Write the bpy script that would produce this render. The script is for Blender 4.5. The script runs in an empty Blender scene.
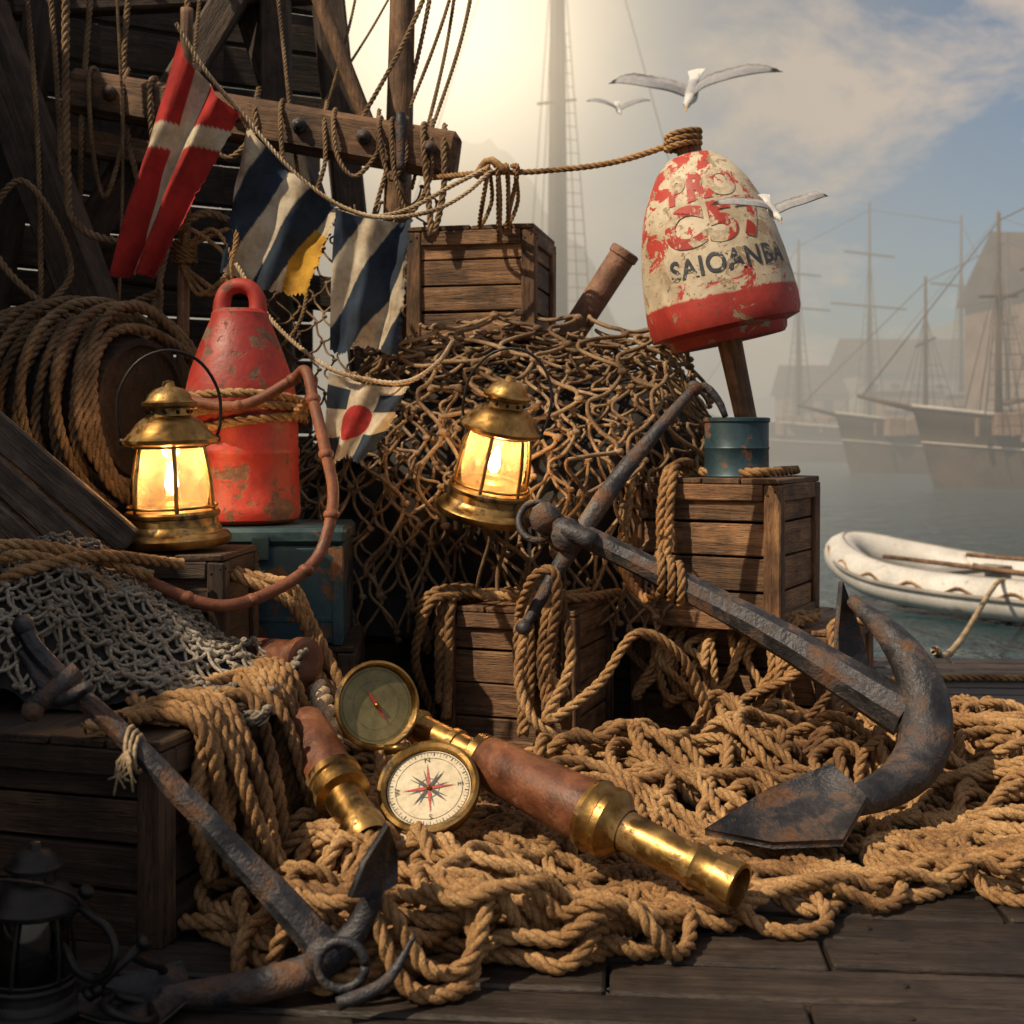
import bpy, bmesh, math, random
import numpy as np
from mathutils import Vector, Matrix, Euler, noise
random.seed(7); np.random.seed(7)
sc=bpy.context.scene
R_=math.radians
# ------------------------------------------------------------ helpers
def link(o,parent=None):
    sc.collection.objects.link(o)
    if parent is not None: o.parent=parent
    return o
def empty(name,loc=(0,0,0),rot=(0,0,0),scale=1):
    e=bpy.data.objects.new(name,None); e.location=loc; e.rotation_euler=rot; e.scale=(scale,)*3
    e.empty_display_size=.05
    return link(e)
def mesh_obj(name,v,f,mat,parent=None,smooth=False,attrs=None,loc=(0,0,0),rot=(0,0,0)):
    me=bpy.data.meshes.new(name)
    if isinstance(v,np.ndarray): v=v.tolist()
    if isinstance(f,np.ndarray): f=f.tolist()
    me.from_pydata(v,[],f); me.update()
    if smooth: me.polygons.foreach_set('use_smooth',[True]*len(me.polygons))
    for k,(ty,data) in (attrs or {}).items():
        a=me.attributes.new(k,ty,'POINT')
        a.data.foreach_set({'FLOAT_VECTOR':'vector','FLOAT':'value','FLOAT_COLOR':'color'}[ty],np.array(data,dtype=np.float32).ravel())
    if mat: me.materials.append(mat)
    o=bpy.data.objects.new(name,me); o.location=loc; o.rotation_euler=rot
    return link(o,parent)
class Boxes:
    def __init__(s): s.v=[];s.f=[];s.g=[];s.b=[]
    def add(s,size,loc=(0,0,0),rot=(0,0,0),bev=.004,jit=0.0,M=None):
        if M is None: M=Matrix.Translation(loc)@Euler(rot).to_matrix().to_4x4()
        h=[x/2 for x in size]; bev=min(bev,min(h)*.6)
        order=sorted(range(3),key=lambda i:-size[i]); off=[random.uniform(-20,20) for _ in range(3)]
        bv=random.random(); base=len(s.v); idx={}; pts=[]
        for sx in(-1,1):
            for sy in(-1,1):
                for sz in(-1,1):
                    sg=(sx,sy,sz); j=[random.uniform(-jit,jit) for _ in range(3)]
                    for a in range(3):
                        p=[sg[k]*(h[k] if k==a else h[k]-bev)+j[k] for k in range(3)]
                        idx[(sg,a)]=len(pts); pts.append(p)
        fs=[]
        for a in range(3):
            b,c=[k for k in range(3) if k!=a]
            for sa in(-1,1):
                q=[]
                for (sb,sc_) in((-1,-1),(1,-1),(1,1),(-1,1)):
                    sg=[0,0,0]; sg[a]=sa;sg[b]=sb;sg[c]=sc_; q.append(idx[(tuple(sg),a)])
                fs.append(q)
        for c in range(3):
            a,b=[k for k in range(3) if k!=c]
            for sa in(-1,1):
                for sb in(-1,1):
                    s1=[0,0,0];s1[a]=sa;s1[b]=sb;s1[c]=-1;s2=list(s1);s2[c]=1;s1=tuple(s1);s2=tuple(s2)
                    fs.append([idx[(s1,a)],idx[(s2,a)],idx[(s2,b)],idx[(s1,b)]])
        for sx in(-1,1):
            for sy in(-1,1):
                for sz in(-1,1):
                    fs.append([idx[((sx,sy,sz),a)] for a in range(3)])
        for q in fs:
            P=[Vector(pts[i]) for i in q]; n=(P[1]-P[0]).cross(P[2]-P[0]); c=sum(P,Vector())/len(P)
            if n.dot(c)<0: q.reverse()
            s.f.append([base+i for i in q])
        for p in pts:
            s.v.append(tuple(M@Vector(p))); s.g.append([p[order[k]]+off[k] for k in range(3)]); s.b.append(bv)
    def obj(s,name,mat,parent=None,loc=(0,0,0),rot=(0,0,0)):
        return mesh_obj(name,s.v,s.f,mat,parent,False,{'gc':('FLOAT_VECTOR',s.g),'bv':('FLOAT',s.b)},loc,rot)
def lathe(name,prof,mat,parent=None,seg=40,loc=(0,0,0),rot=(0,0,0),smooth=True,wob=0):
    v=[];f=[];n=len(prof)
    for i in range(seg):
        a=2*math.pi*i/seg
        for r,z in prof: 
            w=1+wob*noise.noise(Vector((math.cos(a)*2,math.sin(a)*2,z*6)))
            v.append((r*w*math.cos(a),r*w*math.sin(a),z))
    for i in range(seg):
        j=(i+1)%seg
        for k in range(n-1):
            f.append((i*n+k,j*n+k,j*n+k+1,i*n+k+1))
    o=mesh_obj(name,v,f,mat,parent,smooth,None,loc,rot)
    if smooth:
        m=o.modifiers.new('es','EDGE_SPLIT'); m.split_angle=R_(38)
    return o
def spline(pts,step=None,n=None,closed=False):
    P=np.array(pts,dtype=float)
    if closed: Q=np.vstack([P[-1],P,P[0],P[1]])
    else: Q=np.vstack([2*P[0]-P[1],P,2*P[-1]-P[-2]])
    out=[]
    for i in range(1,len(Q)-2):
        t=np.linspace(0,1,12,endpoint=False)[:,None]
        a,b,c,d=Q[i-1],Q[i],Q[i+1],Q[i+2]
        out.append(.5*((2*b)+(-a+c)*t+(2*a-5*b+4*c-d)*t*t+(-a+3*b-3*c+d)*t**3))
    out.append(Q[-2][None,:]); C=np.vstack(out)
    return resample(C,step,n)
def resample(C,step=None,n=None):
    d=np.r_[0,np.cumsum(np.linalg.norm(np.diff(C[:,:3],axis=0),axis=1))]
    if n is None: n=max(3,int(d[-1]/step)+1)
    s=np.linspace(0,d[-1],n)
    return np.stack([np.interp(s,d,C[:,k]) for k in range(C.shape[1])],1)
def frames(P):
    T=np.gradient(P,axis=0); T/=np.linalg.norm(T,axis=1)[:,None]+1e-12
    n=np.cross(T[0],[0,0,1.]); 
    if np.linalg.norm(n)<.1: n=np.cross(T[0],[1.,0,0])
    n/=np.linalg.norm(n); N=[n]
    for i in range(1,len(P)):
        n=N[-1]-T[i]*np.dot(N[-1],T[i]); n/=np.linalg.norm(n)+1e-12; N.append(n)
    N=np.array(N); return T,N,np.cross(T,N)
def tube_geo(P,rad,seg=8,N=None,B=None,cap=True):
    P=np.array(P,dtype=float)
    if N is None: T,N,B=frames(P)
    rad=np.broadcast_to(np.array(rad,dtype=float),(len(P),))
    a=np.arange(seg)*2*math.pi/seg
    V=P[:,None,:]+rad[:,None,None]*(np.cos(a)[None,:,None]*N[:,None,:]+np.sin(a)[None,:,None]*B[:,None,:])
    m=len(P); i=np.arange(m-1)[:,None]*seg; j=np.arange(seg)[None,:]; j2=(j+1)%seg
    F=np.stack([i+j,i+j2,i+seg+j2,i+seg+j],-1).reshape(-1,4)
    return V.reshape(-1,3),F
class Acc:
    def __init__(s): s.V=[];s.F=[];s.n=0
    def add(s,V,F): s.V.append(np.asarray(V));s.F+= (np.asarray(F)+s.n).tolist(); s.n+=len(V)
    def tube(s,pts,rad,seg=8,step=None,smooth=True,closed=False):
        P=spline(pts,step or .02,closed=closed) if smooth else np.array(pts,dtype=float)
        if not smooth and step: P=resample(P,step)
        if not np.isscalar(rad):
            rad=np.interp(np.linspace(0,1,len(P)),np.linspace(0,1,len(rad)),rad)
        V,F=tube_geo(P,rad,seg); b=s.n; s.add(V,F)
        s.F.append([b+k for k in range(seg)][::-1]); s.F.append([b+len(V)-seg+k for k in range(seg)])
    def ball(s,c,r,sc=(1,1,1),nu=8,nv=6):
        V=[];F=[]
        for i in range(nv+1):
            th=math.pi*i/nv
            for j in range(nu):
                ph=2*math.pi*j/nu
                V.append((c[0]+r*sc[0]*math.sin(th)*math.cos(ph),c[1]+r*sc[1]*math.sin(th)*math.sin(ph),c[2]+r*sc[2]*math.cos(th)))
        for i in range(nv):
            for j in range(nu):
                F.append((i*nu+j,(i+1)*nu+j,(i+1)*nu+(j+1)%nu,i*nu+(j+1)%nu))
        s.add(np.array(V),np.array(F))
    def rope(s,P,R=.0155,smooth=True,closed=False,seg=6):
        p=6.3*R; P=spline(P,.68*R,closed=closed) if smooth else resample(np.array(P,dtype=float),.68*R)
        T,N,B=frames(P); m=len(P); L=np.arange(m)*.68*R
        th=1+.07*np.sin(L*9+m)+.05*np.sin(L*31+m*2)
        for k in range(3):
            ph=2*math.pi*(L/p+k/3.)
            C=P+.50*R*(np.cos(ph)[:,None]*N+np.sin(ph)[:,None]*B)
            s.add(*tube_geo(C,.56*R*th,seg,N,B))
        if R>.012:   # frayed fibres
            q=max(2,int(m*.9)); i=np.random.randint(1,m-1,q); a=np.random.rand(q)*6.283
            nn=np.cos(a)[:,None]*N[i]+np.sin(a)[:,None]*B[i]; t=T[i]*np.random.choice([-1,1],q)[:,None]
            b0=P[i]+nn*R*.95; d=nn*np.random.uniform(.3,1,q)[:,None]+t*np.random.uniform(.5,1.5,q)[:,None]+np.random.randn(q,3)*.3
            tip=b0+d*(R*np.random.uniform(.3,.8,q))[:,None]; w=np.cross(d,nn); w/=np.linalg.norm(w,axis=1)[:,None]+1e-9; w*=.00055
            V=np.stack([b0-w,b0+w,tip],1).reshape(-1,3); F=np.arange(3*q).reshape(-1,3); s.add(V,F)
    def obj(s,name,mat,parent=None,smooth=True,loc=(0,0,0),rot=(0,0,0)):
        return mesh_obj(name,np.vstack(s.V),s.F,mat,parent,smooth,None,loc,rot)
# ------------------------------------------------------------ materials
def newmat(name):
    m=bpy.data.materials.new(name); m.use_nodes=True; nt=m.node_tree
    return m,nt,nt.nodes['Principled BSDF']
def nd(nt,t,**k):
    n=nt.nodes.new(t)
    for a,b in k.items(): setattr(n,a,b)
    return n
def coords(nt,src,stretch=(1,1,1)):
    if src=='gc': a=nd(nt,'ShaderNodeAttribute',attribute_name='gc'); o=a.outputs['Vector']
    elif src=='world': a=nd(nt,'ShaderNodeNewGeometry'); o=a.outputs['Position']
    else: a=nd(nt,'ShaderNodeTexCoord'); o=a.outputs['Object']
    if stretch==(1,1,1): return o
    mp=nd(nt,'ShaderNodeMapping'); mp.inputs['Scale'].default_value=stretch
    nt.links.new(o,mp.inputs[0]); return mp.outputs[0]
def noi(nt,vec,scale,detail=5,rough=.6,dist=0):
    n=nd(nt,'ShaderNodeTexNoise'); n.inputs['Scale'].default_value=scale; n.inputs['Detail'].default_value=detail
    n.inputs['Roughness'].default_value=rough; n.inputs['Distortion'].default_value=dist
    nt.links.new(vec,n.inputs['Vector']); return n.outputs[0]
def ramp(nt,fac,stops,interp='LINEAR'):
    r=nd(nt,'ShaderNodeValToRGB'); r.color_ramp.interpolation=interp; cr=r.color_ramp
    while len(cr.elements)<len(stops): cr.elements.new(.5)
    for e,(p,c) in zip(cr.elements,stops):
        e.position=p; e.color=(*c,1) if not np.isscalar(c) else (c,c,c,1)
    nt.links.new(fac,r.inputs[0]); return r.outputs[0]
def mix(nt,fac,a,b,mode='MIX'):
    m=nd(nt,'ShaderNodeMix',data_type='RGBA',blend_type=mode)
    for i,x in((0,fac),(6,a),(7,b)):
        if hasattr(x,'links'): nt.links.new(x,m.inputs[i])
        elif i==0: m.inputs[0].default_value=x
        else: m.inputs[i].default_value=(*x,1) if len(x)==3 else x
    return m.outputs[2]
def math_(nt,op,a,b=None):
    n=nd(nt,'ShaderNodeMath',operation=op)
    for i,x in enumerate((a,b)):
        if x is None: continue
        if hasattr(x,'links'): nt.links.new(x,n.inputs[i])
        else: n.inputs[i].default_value=x
    return n.outputs[0]
def bump(nt,h,bs,strength,dist=.01,prev=None):
    b=nd(nt,'ShaderNodeBump'); b.inputs['Strength'].default_value=strength; b.inputs['Distance'].default_value=dist
    nt.links.new(h,b.inputs['Height'])
    if prev is not None: nt.links.new(prev,b.inputs['Normal'])
    nt.links.new(b.outputs[0],bs.inputs['Normal']); return b.outputs[0]
def wood(name,c0,c1,c2,src='gc',st=(2.2,26,26),rough=.72,bs_=.6,bvar=.5,scale=1):
    m,nt,b=newmat(name); v=coords(nt,src,st)
    n=noi(nt,v,1.6*scale,5,.65,.6); n2=noi(nt,v,9*scale,2,.7)
    col=ramp(nt,n,[(.28,c0),(.5,c1),(.74,c2)])
    v2=coords(nt,src,(1,1,1)); n3=noi(nt,v2,6,5,.65); d=ramp(nt,n3,[(.36,.28),(.60,1.0)])
    col=mix(nt,.9,col,d,'MULTIPLY')
    crack=ramp(nt,n2,[(.32,.15),(.45,1.0)]); col=mix(nt,.85,col,crack,'MULTIPLY')
    if src=='gc':
        a=nd(nt,'ShaderNodeAttribute',attribute_name='bv'); q=ramp(nt,a.outputs['Fac'],[(0,1-bvar),(1,1.15)])
        col=mix(nt,1,col,q,'MULTIPLY')
    nt.links.new(col,b.inputs['Base Color']); b.inputs['Roughness'].default_value=rough
    hh=math_(nt,'ADD',n,math_(nt,'MULTIPLY',n2,.6)); bump(nt,hh,b,bs_*1.3,.007)
    return m
def generic(name,stops,scale=6,rough=(.5,.8),metal=0,bs_=.4,bd=.004,chip=None,chipscale=5,chipth=(.56,.6),src='obj',fine=60,chiprough=.85):
    m,nt,b=newmat(name); v=coords(nt,src)
    n=noi(nt,v,scale,4,.62,.3); col=ramp(nt,n,stops); f=noi(nt,v,fine,3,.7)
    r=ramp(nt,n,[(.3,rough[0]),(.7,rough[1])]); hh=math_(nt,'ADD',n,math_(nt,'MULTIPLY',f,.28))
    if chip is not None:
        k=noi(nt,v,chipscale,6,.68,.4); mk=ramp(nt,k,[(chipth[0],0.),(chipth[1],1.)]); ccol=mix(nt,f,tuple(x*.45 for x in chip),tuple(min(1,x*1.5) for x in chip))
        col=mix(nt,mk,col,ccol); r=mix(nt,mk,r,(chiprough,)*3); hh=math_(nt,'SUBTRACT',hh,math_(nt,'MULTIPLY',mk,.25))
        if metal:
            mm=ramp(nt,mk,[(0,metal),(1,0.)]); nt.links.new(mm,b.inputs['Metallic'])
    else: b.inputs['Metallic'].default_value=metal
    dirt=ramp(nt,f,[(.3,.72),(.6,1.)]); col=mix(nt,.8,col,dirt,'MULTIPLY')
    nt.links.new(col,b.inputs['Base Color']); nt.links.new(r,b.inputs['Roughness'])
    bump(nt,hh,b,min(1,bs_*1.1),bd*1.2)
    return m
M_crate=wood('crate_wood',(.075,.034,.014),(.23,.115,.05),(.40,.235,.11))
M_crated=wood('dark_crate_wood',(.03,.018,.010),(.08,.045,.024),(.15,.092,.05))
M_deck=wood('deck_wood',(.016,.011,.008),(.048,.033,.024),(.10,.073,.054),rough=.55,bvar=.5)
M_ship=wood('ship_timber',(.026,.017,.012),(.08,.052,.034),(.15,.10,.068),bvar=.65)
M_beam=wood('beam_timber',(.09,.042,.02),(.25,.125,.055),(.40,.23,.115))
M_grey=wood('weathered_board',(.04,.03,.022),(.12,.086,.062),(.22,.17,.125))
M_round=wood('round_timber',(.09,.045,.022),(.22,.12,.06),(.35,.21,.12),src='obj',st=(30,30,2.5))
def ropemat(name,c0,c1,c2):
    m,nt,b=newmat(name); v=coords(nt,'obj'); n=noi(nt,v,4.5,4,.7); f=noi(nt,v,170,2,.8)
    col=ramp(nt,n,[(.34,c0),(.5,c1),(.66,c2)]); d=ramp(nt,f,[(.32,.38),(.62,1.2)]); col=mix(nt,.85,col,d,'MULTIPLY')
    nt.links.new(col,b.inputs['Base Color']); b.inputs['Roughness'].default_value=.85
    bump(nt,f,b,.8,.003); return m
M_rope=ropemat('manila_rope',(.11,.052,.018),(.29,.158,.06),(.47,.29,.13))
M_ropel=ropemat('pale_rope',(.26,.18,.10),(.42,.31,.185),(.56,.44,.30))
M_roped=ropemat('old_rope',(.10,.058,.028),(.20,.125,.062),(.32,.21,.115))
M_net=ropemat('net_twine',(.08,.045,.020),(.21,.13,.067),(.38,.26,.15))
M_netg=ropemat('grey_net_twine',(.10,.085,.065),(.22,.19,.145),(.36,.32,.255))
M_iron=generic('wrought_iron',[(.32,(.03,.031,.037)),(.5,(.065,.066,.074)),(.68,(.13,.128,.125))],9,(.45,.72),.6,1.0,.010,chip=(.115,.056,.03),chipscale=9,chipth=(.49,.62),fine=70)
M_irond=generic('black_iron',[(.3,(.012,.012,.013)),(.7,(.04,.038,.036))],9,(.35,.6),.6,.4,.003)
M_brass=generic('aged_brass',[(.3,(.12,.065,.022)),(.5,(.38,.225,.072)),(.72,(.62,.41,.15))],8,(.26,.50),1.0,.35,.003,chip=(.07,.045,.022),chipscale=9,chipth=(.52,.64),fine=50)
M_leather=generic('leather',[(.3,(.045,.014,.006)),(.5,(.125,.040,.016)),(.7,(.23,.085,.035))],12,(.4,.65),0,.8,.004,chip=(.21,.10,.048),chipscale=16,chipth=(.58,.70),fine=120)
M_red=generic('worn_red_paint',[(.3,(.18,.016,.011)),(.55,(.36,.030,.020)),(.75,(.45,.065,.042))],5,(.42,.65),0,.5,.005,chip=(.16,.085,.055),chipscale=10,chipth=(.545,.58))
M_blue=generic('worn_blue_metal',[(.3,(.014,.035,.045)),(.6,(.03,.075,.10)),(.75,(.055,.115,.14))],5,(.4,.6),.3,.3,.003,chip=(.14,.065,.03),chipscale=8,chipth=(.55,.60))
M_hose=generic('rusty_hose',[(.3,(.08,.025,.012)),(.6,(.20,.066,.03)),(.75,(.28,.11,.06))],14,(.5,.75),0,.8,.005,fine=90)
M_rust=generic('rusty_pipe',[(.3,(.10,.045,.024)),(.6,(.26,.14,.09)),(.75,(.40,.27,.2))],9,(.6,.85),0,.9,.008)
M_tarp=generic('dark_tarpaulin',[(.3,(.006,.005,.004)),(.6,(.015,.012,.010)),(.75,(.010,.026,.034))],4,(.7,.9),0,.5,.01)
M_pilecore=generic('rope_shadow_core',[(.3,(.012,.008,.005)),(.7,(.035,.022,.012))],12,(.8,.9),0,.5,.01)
M_white=generic('white_rubber',[(.3,(.44,.43,.40)),(.7,(.66,.65,.61))],3,(.4,.6),0,.2,.003,chip=(.35,.3,.25),chipscale=6,chipth=(.60,.68))
M_inner=generic('boat_interior',[(.3,(.16,.15,.135)),(.7,(.32,.30,.27))],3,(.5,.7))
M_floor=generic('boat_floor',[(.3,(.05,.045,.04)),(.7,(.11,.10,.085))],3,(.5,.7))
M_letter=generic('navy_lettering',[(.3,(.03,.035,.05)),(.7,(.06,.07,.09))],20,(.5,.7),0,.1,.001,chip=(.50,.42,.30),chipscale=24,chipth=(.56,.59))
M_letr=generic('red_lettering',[(.3,(.34,.03,.02)),(.7,(.46,.05,.035))],20,(.5,.7),0,.1,.001,chip=(.50,.42,.30),chipscale=13,chipth=(.485,.505))
M_dial=generic('compass_dial',[(.3,(.50,.42,.27)),(.7,(.68,.61,.45))],14,(.45,.6),0,.05,.001)
M_ink=generic('dial_ink',[(.3,(.03,.03,.03)),(.7,(.06,.05,.04))],14,(.45,.6))
M_inkr=generic('dial_red',[(.3,(.40,.03,.02)),(.7,(.45,.05,.03))],14,(.45,.6))
M_inkb=generic('dial_blue',[(.3,(.03,.07,.11)),(.7,(.05,.11,.16))],14,(.45,.6))
M_olive=generic('lid_enamel',[(.3,(.12,.105,.042)),(.7,(.32,.27,.12))],8,(.3,.5),.4)
def buoymat():
    m,nt,b=newmat('worn_buoy_paint'); v=coords(nt,'obj'); 
    k=noi(nt,v,6,4,.68,.4); k2=noi(nt,v,13,6,.7,.5); f=noi(nt,v,50,3,.7); k3=noi(nt,v,7.5,6,.7,.9)
    s=nd(nt,'ShaderNodeSeparateXYZ'); nt.links.new(v,s.inputs[0])
    zz=math_(nt,'ADD',math_(nt,'MULTIPLY',k2,.05),s.outputs[2])
    band=ramp(nt,zz,[(0,1.),(.172,1.),(.178,0.),(1,0.)])
    red=ramp(nt,k,[(.3,(.26,.02,.015)),(.7,(.46,.05,.035))]); cream=ramp(nt,k,[(.3,(.30,.235,.15)),(.6,(.60,.52,.38))])
    up=ramp(nt,s.outputs[2],[(.25,0.),(.60,.08)]); rr=math_(nt,'ADD',k3,up); rp=ramp(nt,rr,[(.605,0.),(.617,1.)]); cream=mix(nt,rp,cream,(.42,.05,.035))
    col=mix(nt,band,cream,red); mk=ramp(nt,k2,[(.575,0.),(.595,1.)]); col=mix(nt,mk,col,(.33,.25,.16))
    mk2=ramp(nt,f,[(.62,0.),(.67,1.)]); col=mix(nt,mk2,col,(.12,.065,.035))
    nt.links.new(col,b.inputs['Base Color']); b.inputs['Roughness'].default_value=.6
    bump(nt,math_(nt,'SUBTRACT',math_(nt,'MULTIPLY',f,.6),mk),b,.6,.003); return m
M_buoy=buoymat()
def clothmat():
    m,nt,b=newmat('flag_cloth'); a=nd(nt,'ShaderNodeAttribute',attribute_name='col'); v=coords(nt,'obj')
    n=noi(nt,v,7,6,.68); d=ramp(nt,n,[(.34,(.34,.26,.18)),(.6,(1,.97,.9))]); col=mix(nt,.85,a.outputs['Color'],d,'MULTIPLY')
    nt.links.new(col,b.inputs['Base Color']); b.inputs['Roughness'].default_value=.9
    bump(nt,n,b,.35,.012)
    tr=nd(nt,'ShaderNodeBsdfTranslucent'); nt.links.new(col,tr.inputs[0]); ms=nd(nt,'ShaderNodeMixShader'); ms.inputs[0].default_value=.25
    nt.links.new(b.outputs[0],ms.inputs[1]); nt.links.new(tr.outputs[0],ms.inputs[2]); nt.links.new(ms.outputs[0],nt.nodes['Material Output'].inputs[0]); return m
M_cloth=clothmat()
def glassmat(name,tint,tl):
    m,nt,b=newmat(name); nt.nodes.remove(b); t=nd(nt,'ShaderNodeBsdfTransparent'); t.inputs[0].default_value=(*tint,1)
    g=nd(nt,'ShaderNodeBsdfGlossy'); g.inputs['Roughness'].default_value=.06
    l=nd(nt,'ShaderNodeBsdfTranslucent'); l.inputs[0].default_value=(1,.76,.44,1)
    v=coords(nt,'obj'); n=noi(nt,v,9,4,.7); fr=ramp(nt,n,[(.35,tl*.5),(.7,tl*1.6)])
    m1=nd(nt,'ShaderNodeMixShader'); nt.links.new(fr,m1.inputs[0]); nt.links.new(t.outputs[0],m1.inputs[1]); nt.links.new(l.outputs[0],m1.inputs[2])
    m2=nd(nt,'ShaderNodeMixShader'); m2.inputs[0].default_value=.08; nt.links.new(m1.outputs[0],m2.inputs[1]); nt.links.new(g.outputs[0],m2.inputs[2])
    nt.links.new(m2.outputs[0],nt.nodes['Material Output'].inputs[0]); return m
M_glass=glassmat('lantern_glass',(1,.90,.72),.15)
M_glassd=glassmat('sooty_glass',(.3,.3,.32),.06)
def emis(name,c,s):
    m,nt,b=newmat(name); b.inputs['Base Color'].default_value=(*c,1); b.inputs['Emission Color'].default_value=(*c,1); b.inputs['Emission Strength'].default_value=s; return m
M_flame=emis('flame',(1,.70,.34),26)
def attrmat(name,rough=.8):
    m,nt,b=newmat(name); a=nd(nt,'ShaderNodeAttribute',attribute_name='col'); v=coords(nt,'obj'); n=noi(nt,v,20,3,.6); d=ramp(nt,n,[(.3,.75),(.7,1.)])
    c=mix(nt,1,a.outputs['Color'],d,'MULTIPLY'); nt.links.new(c,b.inputs['Base Color']); b.inputs['Roughness'].default_value=rough
    tr=nd(nt,'ShaderNodeBsdfTranslucent'); nt.links.new(c,tr.inputs[0]); ms=nd(nt,'ShaderNodeMixShader'); ms.inputs[0].default_value=.25
    nt.links.new(b.outputs[0],ms.inputs[1]); nt.links.new(tr.outputs[0],ms.inputs[2]); nt.links.new(ms.outputs[0],nt.nodes['Material Output'].inputs[0]); return m
M_feather=attrmat('feathers')
# ------------------------------------------------------------ camera
cam=bpy.data.cameras.new('camera'); co=link(bpy.data.objects.new('camera',cam)); co.location=(0,0,1.0); co.rotation_euler=(R_(90),0,0)
cam.lens=45; cam.sensor_width=36; cam.shift_y=-.0703; cam.clip_end=3000; cam.clip_start=.05
cam.dof.use_dof=True; cam.dof.focus_distance=3.5; cam.dof.aperture_fstop=4.5
sc.camera=co
# ------------------------------------------------------------ aerial haze colour (shared by the sky and the far materials)
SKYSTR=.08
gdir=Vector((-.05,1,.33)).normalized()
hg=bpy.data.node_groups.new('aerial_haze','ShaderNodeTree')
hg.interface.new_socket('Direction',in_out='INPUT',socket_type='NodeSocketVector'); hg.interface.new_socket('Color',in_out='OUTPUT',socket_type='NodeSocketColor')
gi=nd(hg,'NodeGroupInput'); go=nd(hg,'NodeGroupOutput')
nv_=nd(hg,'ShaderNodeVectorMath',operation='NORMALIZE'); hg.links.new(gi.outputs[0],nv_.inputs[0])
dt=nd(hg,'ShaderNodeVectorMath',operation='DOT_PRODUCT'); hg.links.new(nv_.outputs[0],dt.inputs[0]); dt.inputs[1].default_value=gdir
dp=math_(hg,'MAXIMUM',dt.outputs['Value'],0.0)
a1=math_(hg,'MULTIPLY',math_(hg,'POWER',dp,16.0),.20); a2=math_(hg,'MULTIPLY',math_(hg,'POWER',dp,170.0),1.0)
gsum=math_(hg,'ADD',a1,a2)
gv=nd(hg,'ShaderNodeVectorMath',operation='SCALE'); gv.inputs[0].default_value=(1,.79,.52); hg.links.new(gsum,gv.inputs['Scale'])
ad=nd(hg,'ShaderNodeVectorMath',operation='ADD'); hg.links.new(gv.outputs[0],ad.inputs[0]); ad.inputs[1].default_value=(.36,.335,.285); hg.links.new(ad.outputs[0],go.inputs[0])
def add_haze(m,k=.0115,start=9.0):  # paints haze into a material: emission mixed over it, stronger with distance
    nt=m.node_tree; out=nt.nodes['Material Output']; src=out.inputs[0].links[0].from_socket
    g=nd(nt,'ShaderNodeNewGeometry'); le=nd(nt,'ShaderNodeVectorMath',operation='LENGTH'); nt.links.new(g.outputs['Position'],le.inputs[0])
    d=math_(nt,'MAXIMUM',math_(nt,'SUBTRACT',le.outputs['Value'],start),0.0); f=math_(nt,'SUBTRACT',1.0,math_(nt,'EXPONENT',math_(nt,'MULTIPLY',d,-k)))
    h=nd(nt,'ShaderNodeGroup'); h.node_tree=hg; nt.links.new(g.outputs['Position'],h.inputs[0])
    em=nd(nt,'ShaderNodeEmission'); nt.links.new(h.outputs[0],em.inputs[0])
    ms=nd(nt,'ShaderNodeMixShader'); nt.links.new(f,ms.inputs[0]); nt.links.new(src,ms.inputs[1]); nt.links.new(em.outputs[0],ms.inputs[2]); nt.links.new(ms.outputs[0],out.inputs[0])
# ------------------------------------------------------------ world and sun
SD=Vector((-.60,-.40,.78)).normalized()
w=bpy.data.worlds.new('World'); sc.world=w; w.use_nodes=True; nt=w.node_tree; bg=nt.nodes['Background']
sky=nd(nt,'ShaderNodeTexSky',sky_type='NISHITA'); sky.sun_disc=False; sky.sun_elevation=math.asin(SD.z); sky.sun_rotation=math.atan2(SD.x,SD.y)
sky.air_density=1.1; sky.dust_density=1.6; sky.ozone_density=1.5
tc=nd(nt,'ShaderNodeTexCoord'); nrm=nd(nt,'ShaderNodeVectorMath',operation='NORMALIZE'); nt.links.new(tc.outputs['Generated'],nrm.inputs[0])
mp=nd(nt,'ShaderNodeMapping'); mp.inputs['Scale'].default_value=(2.6,2.6,5.5); mp.inputs['Location'].default_value=(.35,0,.75); nt.links.new(nrm.outputs[0],mp.inputs[0])
cn=noi(nt,mp.outputs[0],2.1,7,.6,.25); cm=ramp(nt,cn,[(.45,0.),(.60,.9)])
skyc=mix(nt,cm,sky.outputs[0],(8.8,7.1,5.6))
h=nd(nt,'ShaderNodeGroup'); h.node_tree=hg; nt.links.new(nrm.outputs[0],h.inputs[0])
hs=nd(nt,'ShaderNodeVectorMath',operation='SCALE'); nt.links.new(h.outputs[0],hs.inputs[0]); hs.inputs['Scale'].default_value=1/SKYSTR
sz=nd(nt,'ShaderNodeSeparateXYZ'); nt.links.new(nrm.outputs[0],sz.inputs[0])
zf=math_(nt,'EXPONENT',math_(nt,'MULTIPLY',math_(nt,'MAXIMUM',sz.outputs[2],0.0),-8.0))
dt2=nd(nt,'ShaderNodeVectorMath',operation='DOT_PRODUCT'); nt.links.new(nrm.outputs[0],dt2.inputs[0]); dt2.inputs[1].default_value=gdir
gz_=math_(nt,'POWER',math_(nt,'MAXIMUM',dt2.outputs['Value'],0.0),26.0); zf=math_(nt,'MINIMUM',math_(nt,'ADD',zf,gz_),1.0)
skyc=mix(nt,zf,skyc,hs.outputs[0])
nt.links.new(skyc,bg.inputs[0]); bg.inputs[1].default_value=SKYSTR
sl=bpy.data.lights.new('sun','SUN'); sl.energy=5.0; sl.angle=R_(.6); sl.color=(1,.80,.56)
so=link(bpy.data.objects.new('sun',sl)); so.rotation_euler=SD.to_track_quat('Z','Y').to_euler()
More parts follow.
